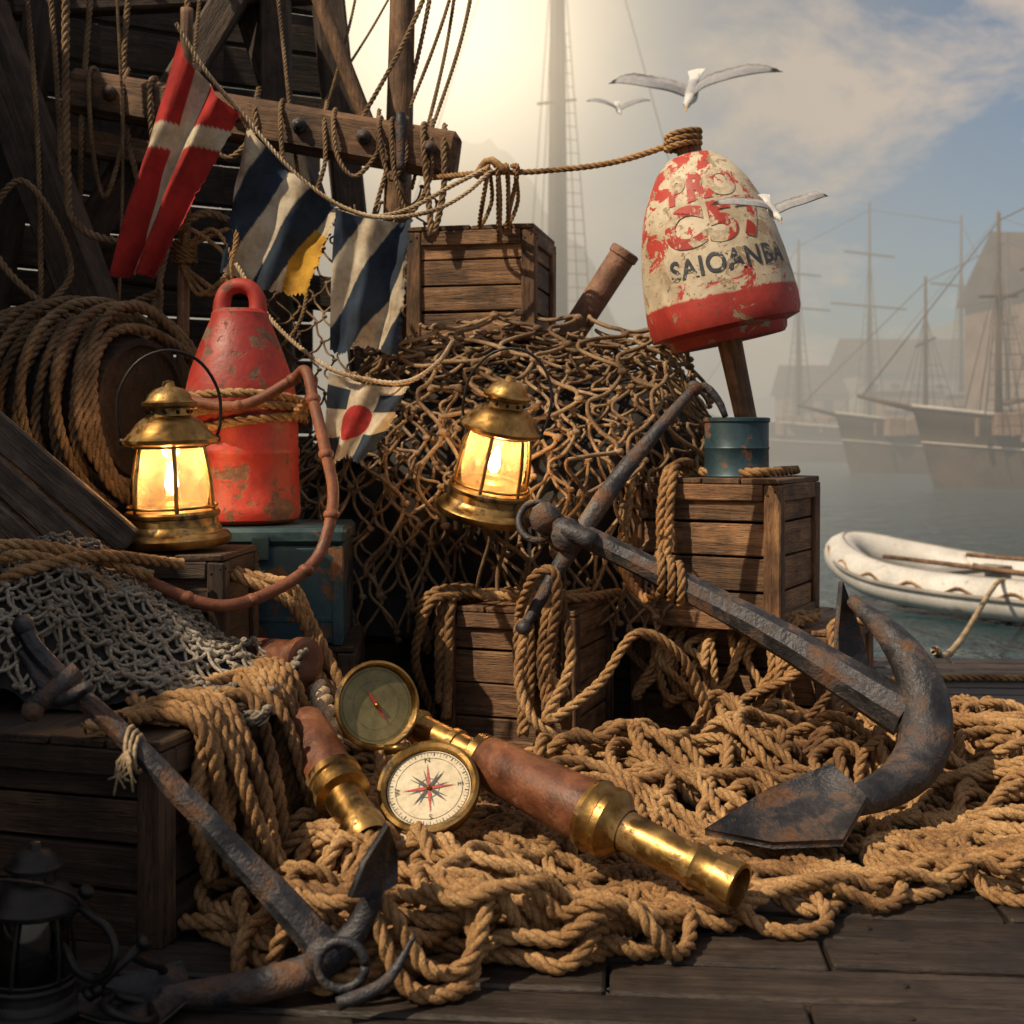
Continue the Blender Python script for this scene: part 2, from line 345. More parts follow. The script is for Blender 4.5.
sc.view_settings.view_transform='Standard'; sc.view_settings.look='None'; sc.view_settings.exposure=0
# ------------------------------------------------------------ water
m,nt,b=newmat('harbour_water'); v=coords(nt,'world',(1,.55,1)); n=noi(nt,v,2.2,5,.6,.4); n2=noi(nt,v,.35,3,.5)
b.inputs['Base Color'].default_value=(.008,.034,.043,1); b.inputs['Roughness'].default_value=.08; b.inputs['IOR'].default_value=1.33
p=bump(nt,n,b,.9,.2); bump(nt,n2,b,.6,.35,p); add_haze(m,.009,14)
mesh_obj('water',[(-900,-40,-.6),(900,-40,-.6),(900,1600,-.6),(-900,1600,-.6)],[(0,1,2,3)],m)
# ------------------------------------------------------------ dock
e=empty('wooden_dock',(0,0,0),(0,0,R_(-5)))
B=Boxes(); y=-1.5
while y<5.9:
    wd=random.uniform(.125,.15); x=-5+random.uniform(-1,0)
    while x<6:
        L=random.uniform(1.8,3.2); B.add((L-.008,wd-.011,.045),(x+L/2,y+wd/2,-.0245+random.uniform(-.003,.003)),(random.uniform(-.012,.012),0,0),bev=.006,jit=.002); x+=L
    y+=wd
B.obj('planks',M_deck,e)
B=Boxes(); B.add((11,.16,.2),(0,5.97,-.16)); 
for x in np.arange(-4,6,.9): B.add((.12,7.4,.16),(x,2.2,-.13))
B.obj('joists',M_grey,e)
A=Acc()
for x in np.arange(-4.2,6,1.7):
    A.tube([(x,6.12,-2),(x,6.12,.0 if x<0 else -.05)],.11,12,smooth=False)
A.obj('pilings',M_round,e)
A=Acc()
for x in np.arange(-4,6,.9):
    for y in np.arange(1.3,5.8,.1375): A.ball((x+random.uniform(-.02,.02),y,.0005),.006,(1,1,.3),6,4)
A.obj('nail_heads',M_irond,e)
# ------------------------------------------------------------ crates
def crate(loc,size,rz,mat=M_crate,rows=4,seed=0):
    random.seed(seed); w_,d,h=size; e=empty('wooden_crate',loc,(0,0,R_(rz))); t=.018; fw=min(.055,w_*.11)
    B=Boxes(); ph=(h-.02)/rows
    for k in range(rows):
        z=.01+ph*(k+.5)
        for sy in(-1,1): B.add((w_-.03,t,ph-.007),(0,sy*(d/2-t*1.35),z+random.uniform(-.001,.001)),(0,random.uniform(-.003,.003),0),bev=.003,jit=.0018)
        for sx in(-1,1): B.add((t,d-.07,ph-.007),(sx*(w_/2-t*1.35),0,z),(random.uniform(-.003,.003),0,0),bev=.003,jit=.0018)
    nt_=max(3,int(w_/.12)); pw=w_/nt_
    for k in range(nt_): B.add((pw-.006,d-.004,t),(-w_/2+pw*(k+.5),0,h+t*.5+.001),bev=.003,jit=.0018)
    B.add((w_-.04,d-.04,t),(0,0,.012)); B.obj('panels',mat,e)
    B=Boxes()
    for sx in(-1,1):
        for sy in(-1,1):
            B.add((fw,t,h-.003),(sx*(w_/2-fw/2+.001),sy*(d/2-t*.45),h/2),bev=.004,jit=.0015)
            B.add((t,fw-t*.5,h-.003),(sx*(w_/2-t*.45),sy*(d/2-fw/2-t*.5),h/2),bev=.004,jit=.0015)
        for zz in(fw/2,h-fw/2):
            B.add((w_-2*fw-.004,t,fw),(0,sx*(d/2-t*.5),zz),bev=.004,jit=.0015)
            B.add((t,d-2*fw-.004,fw),(sx*(w_/2-t*.5),0,zz),bev=.004,jit=.0015)
    B.obj('frame',mat,e)
    A=Acc()
    for sx in(-1,1):
        for zz in(fw/2,h-fw/2):
            for dx in(-.012,.012):
                A.ball((sx*(w_/2-fw/2)+dx,-d/2-.001,zz+dx*.5),.0035,nu=6,nv=4); A.ball((w_/2+.001,sx*(d/2-fw/2)+dx,zz-dx*.5),.0035,nu=6,nv=4)
    A.obj('nails',M_irond,e); return e
crate((.74,4.44,.38),(.53,.5,.475),-28,seed=1)
crate((.87,4.58,0),(.70,.62,.36),-28,seed=2,mat=M_crate,rows=3)
crate((.06,4.25,0),(.45,.45,.45),-20,seed=3)
crate((-.11,4.97,1.37),(.49,.44,.41),-12,seed=4)
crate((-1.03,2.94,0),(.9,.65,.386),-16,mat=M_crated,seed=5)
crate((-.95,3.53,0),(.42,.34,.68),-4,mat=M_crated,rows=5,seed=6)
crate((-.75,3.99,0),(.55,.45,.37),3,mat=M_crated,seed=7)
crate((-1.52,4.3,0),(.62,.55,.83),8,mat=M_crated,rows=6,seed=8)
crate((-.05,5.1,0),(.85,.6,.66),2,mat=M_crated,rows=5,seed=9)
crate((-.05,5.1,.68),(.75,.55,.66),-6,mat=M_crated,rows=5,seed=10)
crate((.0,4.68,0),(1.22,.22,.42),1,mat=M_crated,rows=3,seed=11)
random.seed(3)
# blue metal box
e=empty('metal_box',(-.75,3.98,.39),(0,0,R_(3))); B=Boxes(); B.add((.48,.42,.30),(0,0,.15),bev=.012); B.add((.495,.435,.05),(0,0,.325),bev=.012)
for sx in(-1,1): B.add((.03,.006,.29),(sx*.225,-.214,.15),bev=.002)
B.add((.05,.012,.07),(0,-.222,.29),bev=.004); B.add((.44,.004,.012),(0,-.2125,.08),bev=.001)
B.obj('body',M_blue,e)
A=Acc(); A.tube([(-.05,-.22,.18),(-.05,-.245,.17),(0,-.25,.165),(.05,-.245,.17),(.05,-.22,.18)],.005,8); A.obj('latch_handle',M_irond,e)
# blue tin
e=empty('paint_tin',(.765,4.36,.873)); lathe('body',[(0,.004),(.105,.004),(.11,.0),(.113,.006),(.109,.012),(.108,.095),(.111,.10),(.108,.105),(.108,.185),(.113,.19),(.113,.2),(.108,.203),(.104,.198),(.103,.15),(0,.15)],M_blue,e)
# ------------------------------------------------------------ main net + heap
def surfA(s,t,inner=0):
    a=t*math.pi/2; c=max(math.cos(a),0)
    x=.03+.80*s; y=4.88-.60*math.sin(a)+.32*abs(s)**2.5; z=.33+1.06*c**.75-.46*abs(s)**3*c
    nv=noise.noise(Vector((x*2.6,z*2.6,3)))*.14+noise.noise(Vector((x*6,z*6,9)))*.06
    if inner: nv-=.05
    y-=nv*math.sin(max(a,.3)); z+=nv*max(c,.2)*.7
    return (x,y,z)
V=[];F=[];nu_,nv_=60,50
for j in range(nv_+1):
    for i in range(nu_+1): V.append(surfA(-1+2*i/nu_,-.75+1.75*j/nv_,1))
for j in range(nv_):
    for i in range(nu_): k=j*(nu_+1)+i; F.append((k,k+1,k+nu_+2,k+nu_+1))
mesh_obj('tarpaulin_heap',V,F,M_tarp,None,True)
def netting(A,surf,u0,u1,v0,v1,nu,nv,r,seed,warp=.35,amp=.012,off=0.0,seg=5,step=.012,knots=True):
    du=(u1-u0)/nu; dv=(v1-v0)/nv
    def pt(i,j,sgn):
        uu=i+sgn; q=Vector((i*.30+seed*9.1,j*.30,seed)); n1=noise.noise_vector(q); n2=noise.noise_vector(q*2.9)
        U=uu+warp*(n1.x*2.6+n2.x*.6); W=j+warp*(n1.y*2.6+n2.y*.6)
        p=Vector(surf(u0+U*du,v0+W*dv))
        n3=noise.noise_vector(Vector((uu*.7,j*.7,seed+5)))
        return p+Vector((n3.x*.4,-abs(n3.y)-off,n3.z*.5+off))*amp*2
    for i in range(nu):
        pts=[]
        for j in range(nv+1):
            p=pt(i,j,.45*(-1)**(i+j))
            if pts:
                pr=Vector(pts[-1]); sag=Vector((0,-.004,-.006)); a_=pr.lerp(p,.2); b_=pr.lerp(p,.8); side=(p-pr).cross(Vector((0,1,0)))*.06*math.sin(i*3.1+j*1.7)
                pts.append(tuple(pr.lerp(a_,1)+Vector((pr.x-a_.x,pr.y-a_.y,0))*.7)); pts.append(tuple(pr.lerp(p,.5)+sag+side)); pts.append(tuple(b_+Vector((p.x-b_.x,p.y-b_.y,0))*.7))
            pts.append(tuple(p))
        A.tube(pts,r,seg,step=step)
        if knots:
            for j in range(nv+1):
                if (i+j)%2==0: p=pt(i,j,.5); A.ball(tuple(p),r*2.2,(1.1,.9,.8),6,4)
e=empty('fishing_net')
A=Acc(); netting(A,surfA,-1.02,1.02,-.5,1.02,27,24,.0060,1.3,.35,.02); netting(A,surfA,-1.0,1.0,-.4,1.0,24,21,.0064,4.1,.5,.035,.4); netting(A,surfA,-.98,.98,-.3,1.0,19,17,.0066,6.6,.6,.045,.8)
A.obj('mesh_twine',M_net,e)
A=Acc(); netting(A,surfA,-.6,.92,.05,.97,10,9,.0080,8.7,.7,.05,1.1); A.obj('loose_twine',M_net,e)
def surfC(u,v): 
    return (-1.0+u*.75,4.95+.1*math.sin(u*7)+.05*math.sin(v*9),2.0-v*1.0-.12*math.sin(u*3.1))
A=Acc(); netting(A,surfC,0,1,0,1,16,18,.0045,2.2,.4,.012); A.obj('hung_twine',M_roped,e)
# grey net mound
def surfB(u,v,inner=0):
    x=-1.55+1.02*u; y=3.56-.78*v; k=min(1,max(0,(-.56-x)/.62)); k=k*k*(3-2*k)
    pr=math.sin(math.pi*min(1,max(0,v*.93+.05)))**.55
    z=.395+(.04+.30*k)*pr+.045*noise.noise(Vector((x*6,y*6,1)))+.025*noise.noise(Vector((x*13,y*13,1)))
    if inner: z-=.014
    return (x,y,z)
V=[];F=[]
for j in range(41):
    for i in range(51): V.append(surfB(i/50,j/40,1))
for j in range(40):
    for i in range(50): k=j*51+i; F.append((k,k+1,k+52,k+51))
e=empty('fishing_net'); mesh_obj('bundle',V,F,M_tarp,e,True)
A=Acc(); sb=lambda u,v:surfB(min(max(u,0),1),min(max(v,0),1)); netting(A,sb,0.0,1,0.0,1,40,36,.0046,5.5,.25,.004,seg=5,step=.01); netting(A,sb,0.0,1,0.0,1,30,26,.0046,15.5,.4,.010,.4,seg=5,step=.01); A.obj('mesh_twine',M_netg,e)
# ------------------------------------------------------------ buoys
e=empty('marker_buoy',(-.85,4.0,.745),(0,0,0))
lathe('body',[(0,0),(.165,0),(.182,.012),(.186,.03),(.186,.05),(.183,.055),(.183,.20),(.187,.21),(.187,.225),(.182,.235),(.180,.30),(.170,.39),(.152,.47),(.125,.55),(.10,.61),(.090,.635),(.088,.65),(.075,.662),(0,.668)],M_red,e,56,wob=.03)
A=Acc(); A.tube([(-.052,0,.63),(-.056,0,.68),(-.040,0,.722),(0,0,.738),(.040,0,.722),(.056,0,.68),(.052,0,.63)],[.034,.028,.025,.024,.025,.028,.034],12,.008); A.obj('lifting_eye',M_red,e)
e=empty('marker_buoy',(.745,4.38,1.335),(0,R_(-12),0))
bp=[(0,.012),(.15,.010),(.19,.0),(.2,.012),(.205,.035),(.25,.05),(.258,.075),(.260,.12),(.256,.18),(.248,.27),(.232,.36),(.204,.46),(.170,.54),(.127,.605),(.082,.645),(.045,.655),(0,.656)]
lathe('float',bp,M_buoy,e,72,wob=.018)
lathe('top_spindle',[(.042,.64),(.043,.70),(.036,.715),(.036,.73),(.030,.738),(0,.738)],M_round,e,24)
lathe('shaft',[(0,-.33),(.036,-.33),(.040,-.1),(.043,.02)],M_round,e,24)
def rad_at(z): return float(np.interp(z,[q[1] for q in bp[3:]],[q[0] for q in bp[3:]]))
def text_mesh(txt,size,off,center=False):
    cu=bpy.data.curves.new('t','FONT'); cu.body=txt; cu.size=size; cu.align_x='CENTER'; cu.offset=off; cu.space_character=1.08
    if center: cu.align_y='CENTER'
    o=bpy.data.objects.new('t',cu); sc.collection.objects.link(o); dg=bpy.context.evaluated_depsgraph_get(); me=bpy.data.meshes.new_from_object(o.evaluated_get(dg))
    bpy.data.objects.remove(o); return me
def lettering(txt,size,zc,mat,name,parent,ang0=0,sx=1.0,off=.02):
    me=text_mesh(txt,size,size*off)
    bm=bmesh.new(); bm.from_mesh(me); bmesh.ops.triangulate(bm,faces=bm.faces)
    for _ in range(3):
        ed=[q for q in bm.edges if q.calc_length()>.014]
        if ed: bmesh.ops.subdivide_edges(bm,edges=ed,cuts=1); bmesh.ops.triangulate(bm,faces=bm.faces)
    for q in bm.verts:
        z=zc+q.co.y; a=ang0+q.co.x*sx/.25; w_=1+.018*noise.noise(Vector((math.cos(a-math.pi/2)*2,math.sin(a-math.pi/2)*2,z*6))); r=rad_at(z)*w_+.0028; q.co=(r*math.sin(a),-r*math.cos(a),z)
    bm.to_mesh(me); bm.free(); me.materials.clear(); me.materials.append(mat); o=bpy.data.objects.new(name,me); link(o,parent)
lettering('SAIOANBA',.092,.222,M_letter,'name_lettering',e,.08,.90,.02)
lettering('C57',.18,.325,M_letr,'number_lettering',e,-.02,1.2,.05)
lettering('PRO',.13,.475,M_letr,'upper_lettering',e,-.1,1.2,.05)
# ------------------------------------------------------------ lanterns
def lantern(loc,rot,scale,lit=True,metal=M_brass,handle=0.0):
    e=empty('lantern',loc,rot,scale)
    lathe('base',[(0,0),(.148,0),(.155,.008),(.156,.022),(.148,.032),(.132,.036),(.128,.05),(.122,.055),(.120,.075),(.126,.079),(.128,.088),(.122,.094),(0,.096)],metal,e,56)
    lathe('glass',[(.088,.095),(.098,.13),(.1,.17),(.094,.22),(.08,.275)],M_glass if lit else M_glassd,e,48)
    A=Acc()
    for k in range(6):
        a=2*math.pi*(k+.5)/6; A.tube([(.118*math.cos(a),.118*math.sin(a),.09),(.112*math.cos(a),.112*math.sin(a),.18),(.092*math.cos(a),.092*math.sin(a),.285)],.006,8)
    for r,z in((.1185,.105),(.097,.268)):
        A.tube([(r*math.cos(a),r*math.sin(a),z) for a in np.linspace(0,2*math.pi,49)],.0042,6,smooth=False)
    A.obj('guard',metal,e)
    lathe('cap',[(.085,.272),(.118,.272),(.128,.278),(.129,.288),(.118,.296),(.104,.312),(.088,.333),(.07,.347),(.058,.352),(.055,.372),(.060,.376),(.073,.379),(.074,.388),(.062,.395),(.056,.41),(.040,.424),(.018,.431),(.014,.445),(0,.448)],metal,e,56)
    A=Acc()
    for k in range(10):
        a=2*math.pi*k/10; A.ball((.057*math.cos(a),.057*math.sin(a),.362),.006)
    A.obj('vents',M_irond,e)
    H=[(-.122,0,.285),(-.135,0,.33),(-.13,0,.42),(-.08,0,.50),(0,0,.53),(.08,0,.50),(.13,0,.42),(.135,0,.33),(.122,0,.285)]
    ca,sa=math.cos(handle),math.sin(handle); H=[(x,-sa*(z-.285),.285+ca*(z-.285)) for x,y,z in H]
    A=Acc(); A.tube(H,.0045,8); A.ball((-.124,0,.285),.012); A.ball((.124,0,.285),.012)
    A.obj('bail_handle',metal if metal is not M_brass else M_irond,e)
    lathe('burner',[(.05,.094),(.045,.11),(.025,.12),(.022,.135),(0,.136)],metal,e,24)
    if lit:
        lathe('flame',[(0,.137),(.012,.145),(.019,.162),(.016,.185),(.008,.212),(0,.228)],M_flame,e,16)
        l=bpy.data.lights.new('flame_light','POINT'); l.energy=7.5; l.color=(1,.60,.27); l.shadow_soft_size=.03; lo=link(bpy.data.objects.new('flame_light',l),e); lo.location=(0,0,.22)
    return e
lantern((-.925,3.5,.715),(R_(2),R_(-2),R_(20)),1.0,handle=0.1)
lantern((-.085,3.98,.765),(R_(9),R_(13),R_(-12)),1.0,handle=-.15)
lantern((-.85,2.24,.002),(0,R_(3),0),.66,False,M_irond,handle=1.0)
# ------------------------------------------------------------ flags
def flag(corners,fn,seed,nx=110,ny=90,amp=.03):
    TL,TR,BR,BL=[np.array(c,float) for c in corners]; V=[];F=[];C=[]
    for j in range(ny+1):
        for i in range(nx+1):
            u,v=i/nx,j/ny; p=(1-v)*((1-u)*TL+u*TR)+v*((1-u)*BL+u*BR)
            q=Vector((u*2.2+v*.8,v*.9,seed)); d=noise.noise(q)*1.5+math.sin(u*13+v*2.5+seed)*.7+.35*noise.noise(Vector((u*8,v*5,seed)))
            p=p+np.array([.3*d*amp,d*amp,-.018*math.sin(u*math.pi)*(1-v)+.03*noise.noise(Vector((u*3,seed,v)))*v])
            if v>.96: p[2]+=.014*noise.noise(Vector((u*35,seed,0)))
            if u>.97: p[0]+=.012*noise.noise(Vector((v*35,seed,4)))
            V.append(p); c=fn(u,v); C.append((*c,1))
    for j in range(ny):
        for i in range(nx): k=j*(nx+1)+i; F.append((k,k+1,k+nx+2,k+nx+1))
    return mesh_obj('signal_flag',np.array(V),F,M_cloth,None,True,{'col':('FLOAT_COLOR',C)})
RED=(.44,.028,.025); WH=(.66,.60,.48); NV=(.025,.045,.085); YE=(.62,.36,.04)
flag([(-1.132,4.3,2.35),(-.925,4.3,2.10),(-1.19,4.32,1.56),(-1.34,4.3,1.55)],lambda u,v:WH if abs(u-.45)<.08 or abs(v-.42+.25*u)<.06 else RED,1.0,amp=.035)
def f2(u,v):
    d=u+.45*v
    if u>.62 and v>.35 and d>.95: return YE
    return WH if int(d/.24)%2==0 else NV
flag([(-.918,4.4,2.09),(-.602,4.4,1.80),(-.70,4.38,1.50),(-.985,4.4,1.56)],f2,2.3)
flag([(-.60,4.38,1.79),(-.335,4.4,1.755),(-.38,4.38,1.30),(-.63,4.36,1.31)],lambda u,v:WH if .35<u+v*.9<.75 or u+v*.9>1.25 and u+v*.9<1.6 else NV,3.7)
def f4(u,v):
    if (u-.45)**2+((v-.5)*.9)**2<.045: return (.44,.03,.03)
    if v<.12: return WH
    return WH if (abs(u-.45)<.18 or abs(v-.5)<.15) else NV
flag([(-.58,4.06,1.215),(-.32,4.06,1.17),(-.44,4.02,.95),(-.60,4.02,.91)],f4,4.4,amp=.018)
e=empty('flag_halyard'); A=Acc()
A.rope([(-1.13,4.3,2.40),(-1.03,4.33,2.24),(-.918,4.4,2.11),(-.76,4.4,1.93),(-.60,4.4,1.81),(-.45,4.4,1.765),(-.28,4.42,1.79),(-.16,4.46,1.86),(-.07,4.5,1.95)],.008)
A.rope([(-.94,4.36,1.60),(-.80,4.25,1.40),(-.60,4.07,1.24),(-.45,4.05,1.19),(-.33,4.05,1.185),(-.24,4.15,1.25),(-.2,4.3,1.33)],.008)
A.rope([(-.95,4.4,2.15),(-.82,4.45,1.93),(-.6,4.5,1.80),(-.4,4.5,1.80),(-.2,4.5,1.90),(-.08,4.5,1.96)],.008)
A.obj('line',M_ropel,e)
e=empty('mooring_line'); A=Acc()
A.rope([(-.30,4.78,1.98),(-.09,4.55,1.95),(.1,4.5,1.945),(.35,4.45,1.965),(.585,4.36,2.02)],.011)
for k in range(3): A.rope([(.585+.056*math.cos(a),4.38+.056*math.sin(a),2.005+.02*k+.01*math.cos(a)) for a in np.linspace(0,6.28,14)],.011)
for k in range(4):
    zz=1.955; A.rope([(-.09+.03*k,4.55,zz+.02),(-.085+.035*k,4.50,zz-.01),(-.1+.034*k+random.uniform(-.03,.03),4.66,zz-.14-random.uniform(0,.13)),(-.075+.032*k,4.70,zz-.08),(-.08+.03*k,4.6,zz+.02)],.0085)
A.tube([(-.13,4.53,1.93),(-.08,4.5,1.985),(-.02,4.5,1.94)],.014,8)
A.obj('line',M_rope,e)
# ------------------------------------------------------------ wooden ship at left
e=empty('wooden_ship'); B=Boxes()
path=spline([(-2.75,-2.5,0),(-2.55,1,0),(-2.5,4.0,0),(-2.25,5.0,0),(-1.7,5.6,0),(-.82,6.05,0)],.55)  # hull run toward the camera is unseen, added to shade the left side
z=-.6
while z<3.5:
    hh=random.uniform(.15,.2)
    for i in range(len(path)-1):
        a,b_=path[i],path[i+1]; 
        if i==len(path)-2 : b_=b_+(b_-a)*(-.25+ .12*((z-1.2)**2)*.5)
        if a[1]<3 and z>2.7: continue
        mid=(a+b_)/2; L=np.linalg.norm(b_-a)+.012; ang=math.atan2(b_[1]-a[1],b_[0]-a[0])
        B.add((L,.06,hh-.012),(mid[0],mid[1]+random.uniform(-.006,.006),z+hh/2),(0,0,ang),bev=.009)
    z+=hh
B.obj('hull_planking',M_ship,e)
def timber(B,a,b,w_,t,roll=0,**k):
    a=Vector(a);b=Vector(b);d=b-a; q=d.to_track_quat('X','Z'); M=Matrix.Translation((a+b)/2)@q.to_matrix().to_4x4()@Matrix.Rotation(roll,4,'X'); B.add((d.length,t,w_),M=M,**k)
B=Boxes()
timber(B,(-2.02,4.75,2.72),(-1.42,4.62,1.22),.17,.14,bev=.012)
timber(B,(-2.2,5.0,.9),(-1.0,5.3,3.1),.13,.12,bev=.012)
timber(B,(-1.25,5.5,3.2),(-.80,5.35,1.9),.10,.1,bev=.01)
timber(B,(-1.0,5.4,3.1),(-.98,5.4,1.2),.12,.1,bev=.01)
timber(B,(-1.9,5.2,1.75),(-.75,5.5,1.62),.14,.1,bev=.012)
timber(B,(-2.0,5.1,2.75),(-.85,5.5,2.95),.14,.1,bev=.012)
timber(B,(-2.05,4.9,1.2),(-1.75,4.9,2.9),.12,.1,bev=.012)
timber(B,(-.86,5.75,3.3),(-.66,5.8,1.3),.14,.12,bev=.012)
B.obj('frames',M_ship,e)
B=Boxes(); timber(B,(-1.72,4.98,2.36),(-.20,4.80,2.06),.175,.12,bev=.025,jit=.006); timber(B,(-1.72,5.0,2.17),(-1.3,4.95,2.08),.1,.1,bev=.012); B.obj('rail_beam',M_beam,e)
A=Acc()
bl=lambda t:Vector((-1.72,4.98,2.36)).lerp(Vector((-.20,4.80,2.06)),t)
for t in np.linspace(.12,.93,6):
    c=bl(t); A.tube([(c.x,c.y-.05,c.z),(c.x,c.y-.085,c.z)],.028,8,smooth=False); A.ball((c.x,c.y-.09,c.z),.018)
for t in(.86,.3):
    c=bl(t); A.tube([(c.x,c.y-.075,c.z-.1),(c.x,c.y-.075,c.z+.1),(c.x,c.y+.08,c.z+.1),(c.x,c.y+.08,c.z-.1),(c.x,c.y-.075,c.z-.1)],.02,8,.02,smooth=False)
A.obj('bolts',M_iron,e)
A=Acc(); A.tube([(-.50,5.15,.8),(-.46,5.15,2.0),(-.42,5.15,3.6)],[.06,.055,.045],16); A.tube([(-1.15,4.45,.9),(-1.13,4.45,2.5)],.022,10); A.tube([(-.9,4.95,3.1),(-.55,5.0,2.2)],.03,10); A.obj('mast',M_round,e)
A=Acc()
rig=[((-.25,5.2,3.3),(-.55,5.1,1.9)),((-.12,5.2,3.3),(-.5,5.1,2.1)),((-.55,5.1,3.3),(-.75,5.0,2.2)),((-.10,5.0,3.1),(-.33,4.85,2.1)),((-.30,5.6,3.4),(-.95,5.4,2.2)),((-1.5,4.8,3),(-1.45,4.7,1.3)),((-1.72,4.7,3),(-1.62,4.6,1.1)),((-1.78,4.6,3),(-1.69,4.6,1.2)),((-.2,4.95,3.1),(-.62,4.9,2.15)),((-.18,5.1,3.2),(-.38,4.85,1.95))]
for a,b_ in rig: 
    m_=[(a[k]+b_[k])/2 for k in range(3)]; m_[0]+=.03; m_[2]-=.02; A.rope([a,m_,b_],random.choice([.006,.008,.010]))
for k in range(8):
    t=random.uniform(.05,.95); c=bl(t); L=random.uniform(.12,.42); dx=random.uniform(.06,.2)
    A.rope([(c.x,c.y+.08,c.z+.02),(c.x,c.y,c.z+.10),(c.x,c.y-.08,c.z+.03),(c.x+.02,c.y-.09,c.z-L*.6),(c.x+dx/2,c.y-.09,c.z-L),(c.x+dx,c.y-.09,c.z-L*.5),(c.x+dx,c.y-.08,c.z+.0),(c.x+dx,c.y,c.z+.10)],random.choice([.009,.012]))
for k in range(6):
    x=-1.85+k*.17+random.uniform(-.05,.05); A.rope([(x,5.1,3.1),(x+random.uniform(-.05,.12),4.95,2.3),(x+.05+random.uniform(-.2,.2),4.85,1.5),(x-.1,4.7,1.2)],random.choice([.008,.012]))
A.rope([(-1.62,4.65,2.9),(-1.60,4.6,2.0),(-1.52,4.5,1.75),(-1.25,4.4,1.68),(-1.05,4.4,1.78),(-.9,4.5,1.7)],.015)
A.rope([(-1.9,4.5,1.9),(-1.75,4.4,1.6),(-1.5,4.4,1.42),(-1.2,4.35,1.5)],.013); A.rope([(-1.9,4.5,1.7),(-1.7,4.45,1.9),(-1.55,4.5,1.6),(-1.68,4.4,1.4)],.012)
A.obj('rigging',M_roped,e)
A=Acc()
for k in range(5):
    a0=random.uniform(0,3); A.rope([(-1.14+.035*math.cos(a),4.45+.035*math.sin(a),1.62+k*.016) for a in np.linspace(a0,a0+6.28,10)],.011)
for k in range(6): A.rope([(-1.14,4.42,1.66),(-1.05+random.uniform(-.05,.1),4.38,1.72),(-.96,4.38,1.6),(-1.03+random.uniform(-.1,.05),4.4,1.5),(-1.14,4.42,1.6)],.008)
A.obj('lashing',M_rope,e)
# ------------------------------------------------------------ barrel with coils
e=empty('wooden_barrel',(-1.50,4.25,1.10),(0,R_(90),R_(-22)))
lathe('staves',[(0,-.33),(.20,-.33),(.205,-.345),(.225,-.345),(.25,-.2),(.262,0),(.25,.2),(.225,.345),(.205,.345),(.20,.33),(0,.33)],wood('stave_wood',(.02,.012,.007),(.045,.027,.015),(.085,.052,.03),src='obj',st=(26,26,2.5)),e,36,smooth=False)
for z_ in(-.27,-.12,.12,.27): lathe('hoop',[(.245-.25*abs(z_)**1.7*.9,z_-.018),(.270-.25*abs(z_)**1.7,z_-.018),(.270-.25*abs(z_)**1.7,z_+.018),(.245-.25*abs(z_)**1.7,z_+.018)],M_irond,e,36)
e=empty('rope_coil',(-1.50,4.25,1.10),(0,R_(90),R_(-22))); A=Acc(); P=[]
for i in range(9*14):
    a=2*math.pi*i/14; P.append(((.285+.012*math.sin(i*.7))*math.cos(a),(.285+.014*math.cos(i*.9))*math.sin(a),-.30+.6*i/126+.014*math.sin(i*1.3)))
A.rope(P,.0165); P=[]
for i in range(5*14):
    a=2*math.pi*i/14; P.append(((.325+.035*math.sin(i*.4))*math.cos(a),(.325+.035*math.cos(i*.5))*math.sin(a),-.2+.56*i/70+.07*math.sin(a)))
A.rope(P,.0165); P=[]
for i in range(3*14):
    a=2*math.pi*i/14; P.append(((.30+.05*math.sin(i*.33))*math.cos(a),(.30+.05*math.cos(i*.41))*math.sin(a),.33+.05*i/42+.05*math.sin(a*1+1)))
A.rope(P,.0165); A.obj('coils',M_roped,e)
# leaning boards
e=empty('wooden_boards'); B=Boxes()
for k in range(4): timber(B,(-1.55,3.44-.03*k,1.17-.105*k),(-1.00-.03*k,3.34-.02*k,.73-.085*k),.082,.028,roll=-.12+.05*k,bev=.006,jit=.005)
B.obj('boards',M_grey,e)
# pipe
e=empty('rusty_pipe',(.20,4.92,1.36),(R_(8),R_(33),0)); lathe('pipe',[(0,0),(.050,0),(.050,.40),(.056,.405),(.056,.43),(.048,.435),(.038,.43),(.038,.3),(0,.3)],M_rust,e,28,wob=.06)
# hose
e=empty('rubber_hose'); A=Acc(); HP=[(-.98,3.78,1.12),(-.80,3.76,1.10),(-.66,3.78,1.17),(-.60,3.72,1.20),(-.565,3.66,1.10),(-.525,3.6,.97),(-.496,3.55,.834),(-.53,3.48,.68),(-.634,3.38,.60),(-.751,3.28,.575),(-.895,3.24,.63),(-1.036,3.25,.70),(-1.15,3.3,.72)]
A.tube(HP,.0165,12,.01)
for p in spline(HP,.17): 
    A.ball(tuple(p),.023,(1,1,.8),10,8)
A.obj('hose',M_hose,e)
# rope round buoy
e=empty('rope_lashing'); A=Acc()
for k in range(3): A.rope([(-.85+.20*math.cos(a),4.0+.20*math.sin(a),1.035+.035*k+.035*math.cos(a+.4+.5*k)) for a in np.linspace(0,6.4,20)],.015)
A.rope([(-.66,3.9,1.08),(-.60,3.8,1.13),(-.58,3.75,1.18)],.014)
A.obj('turns',M_rope,e)
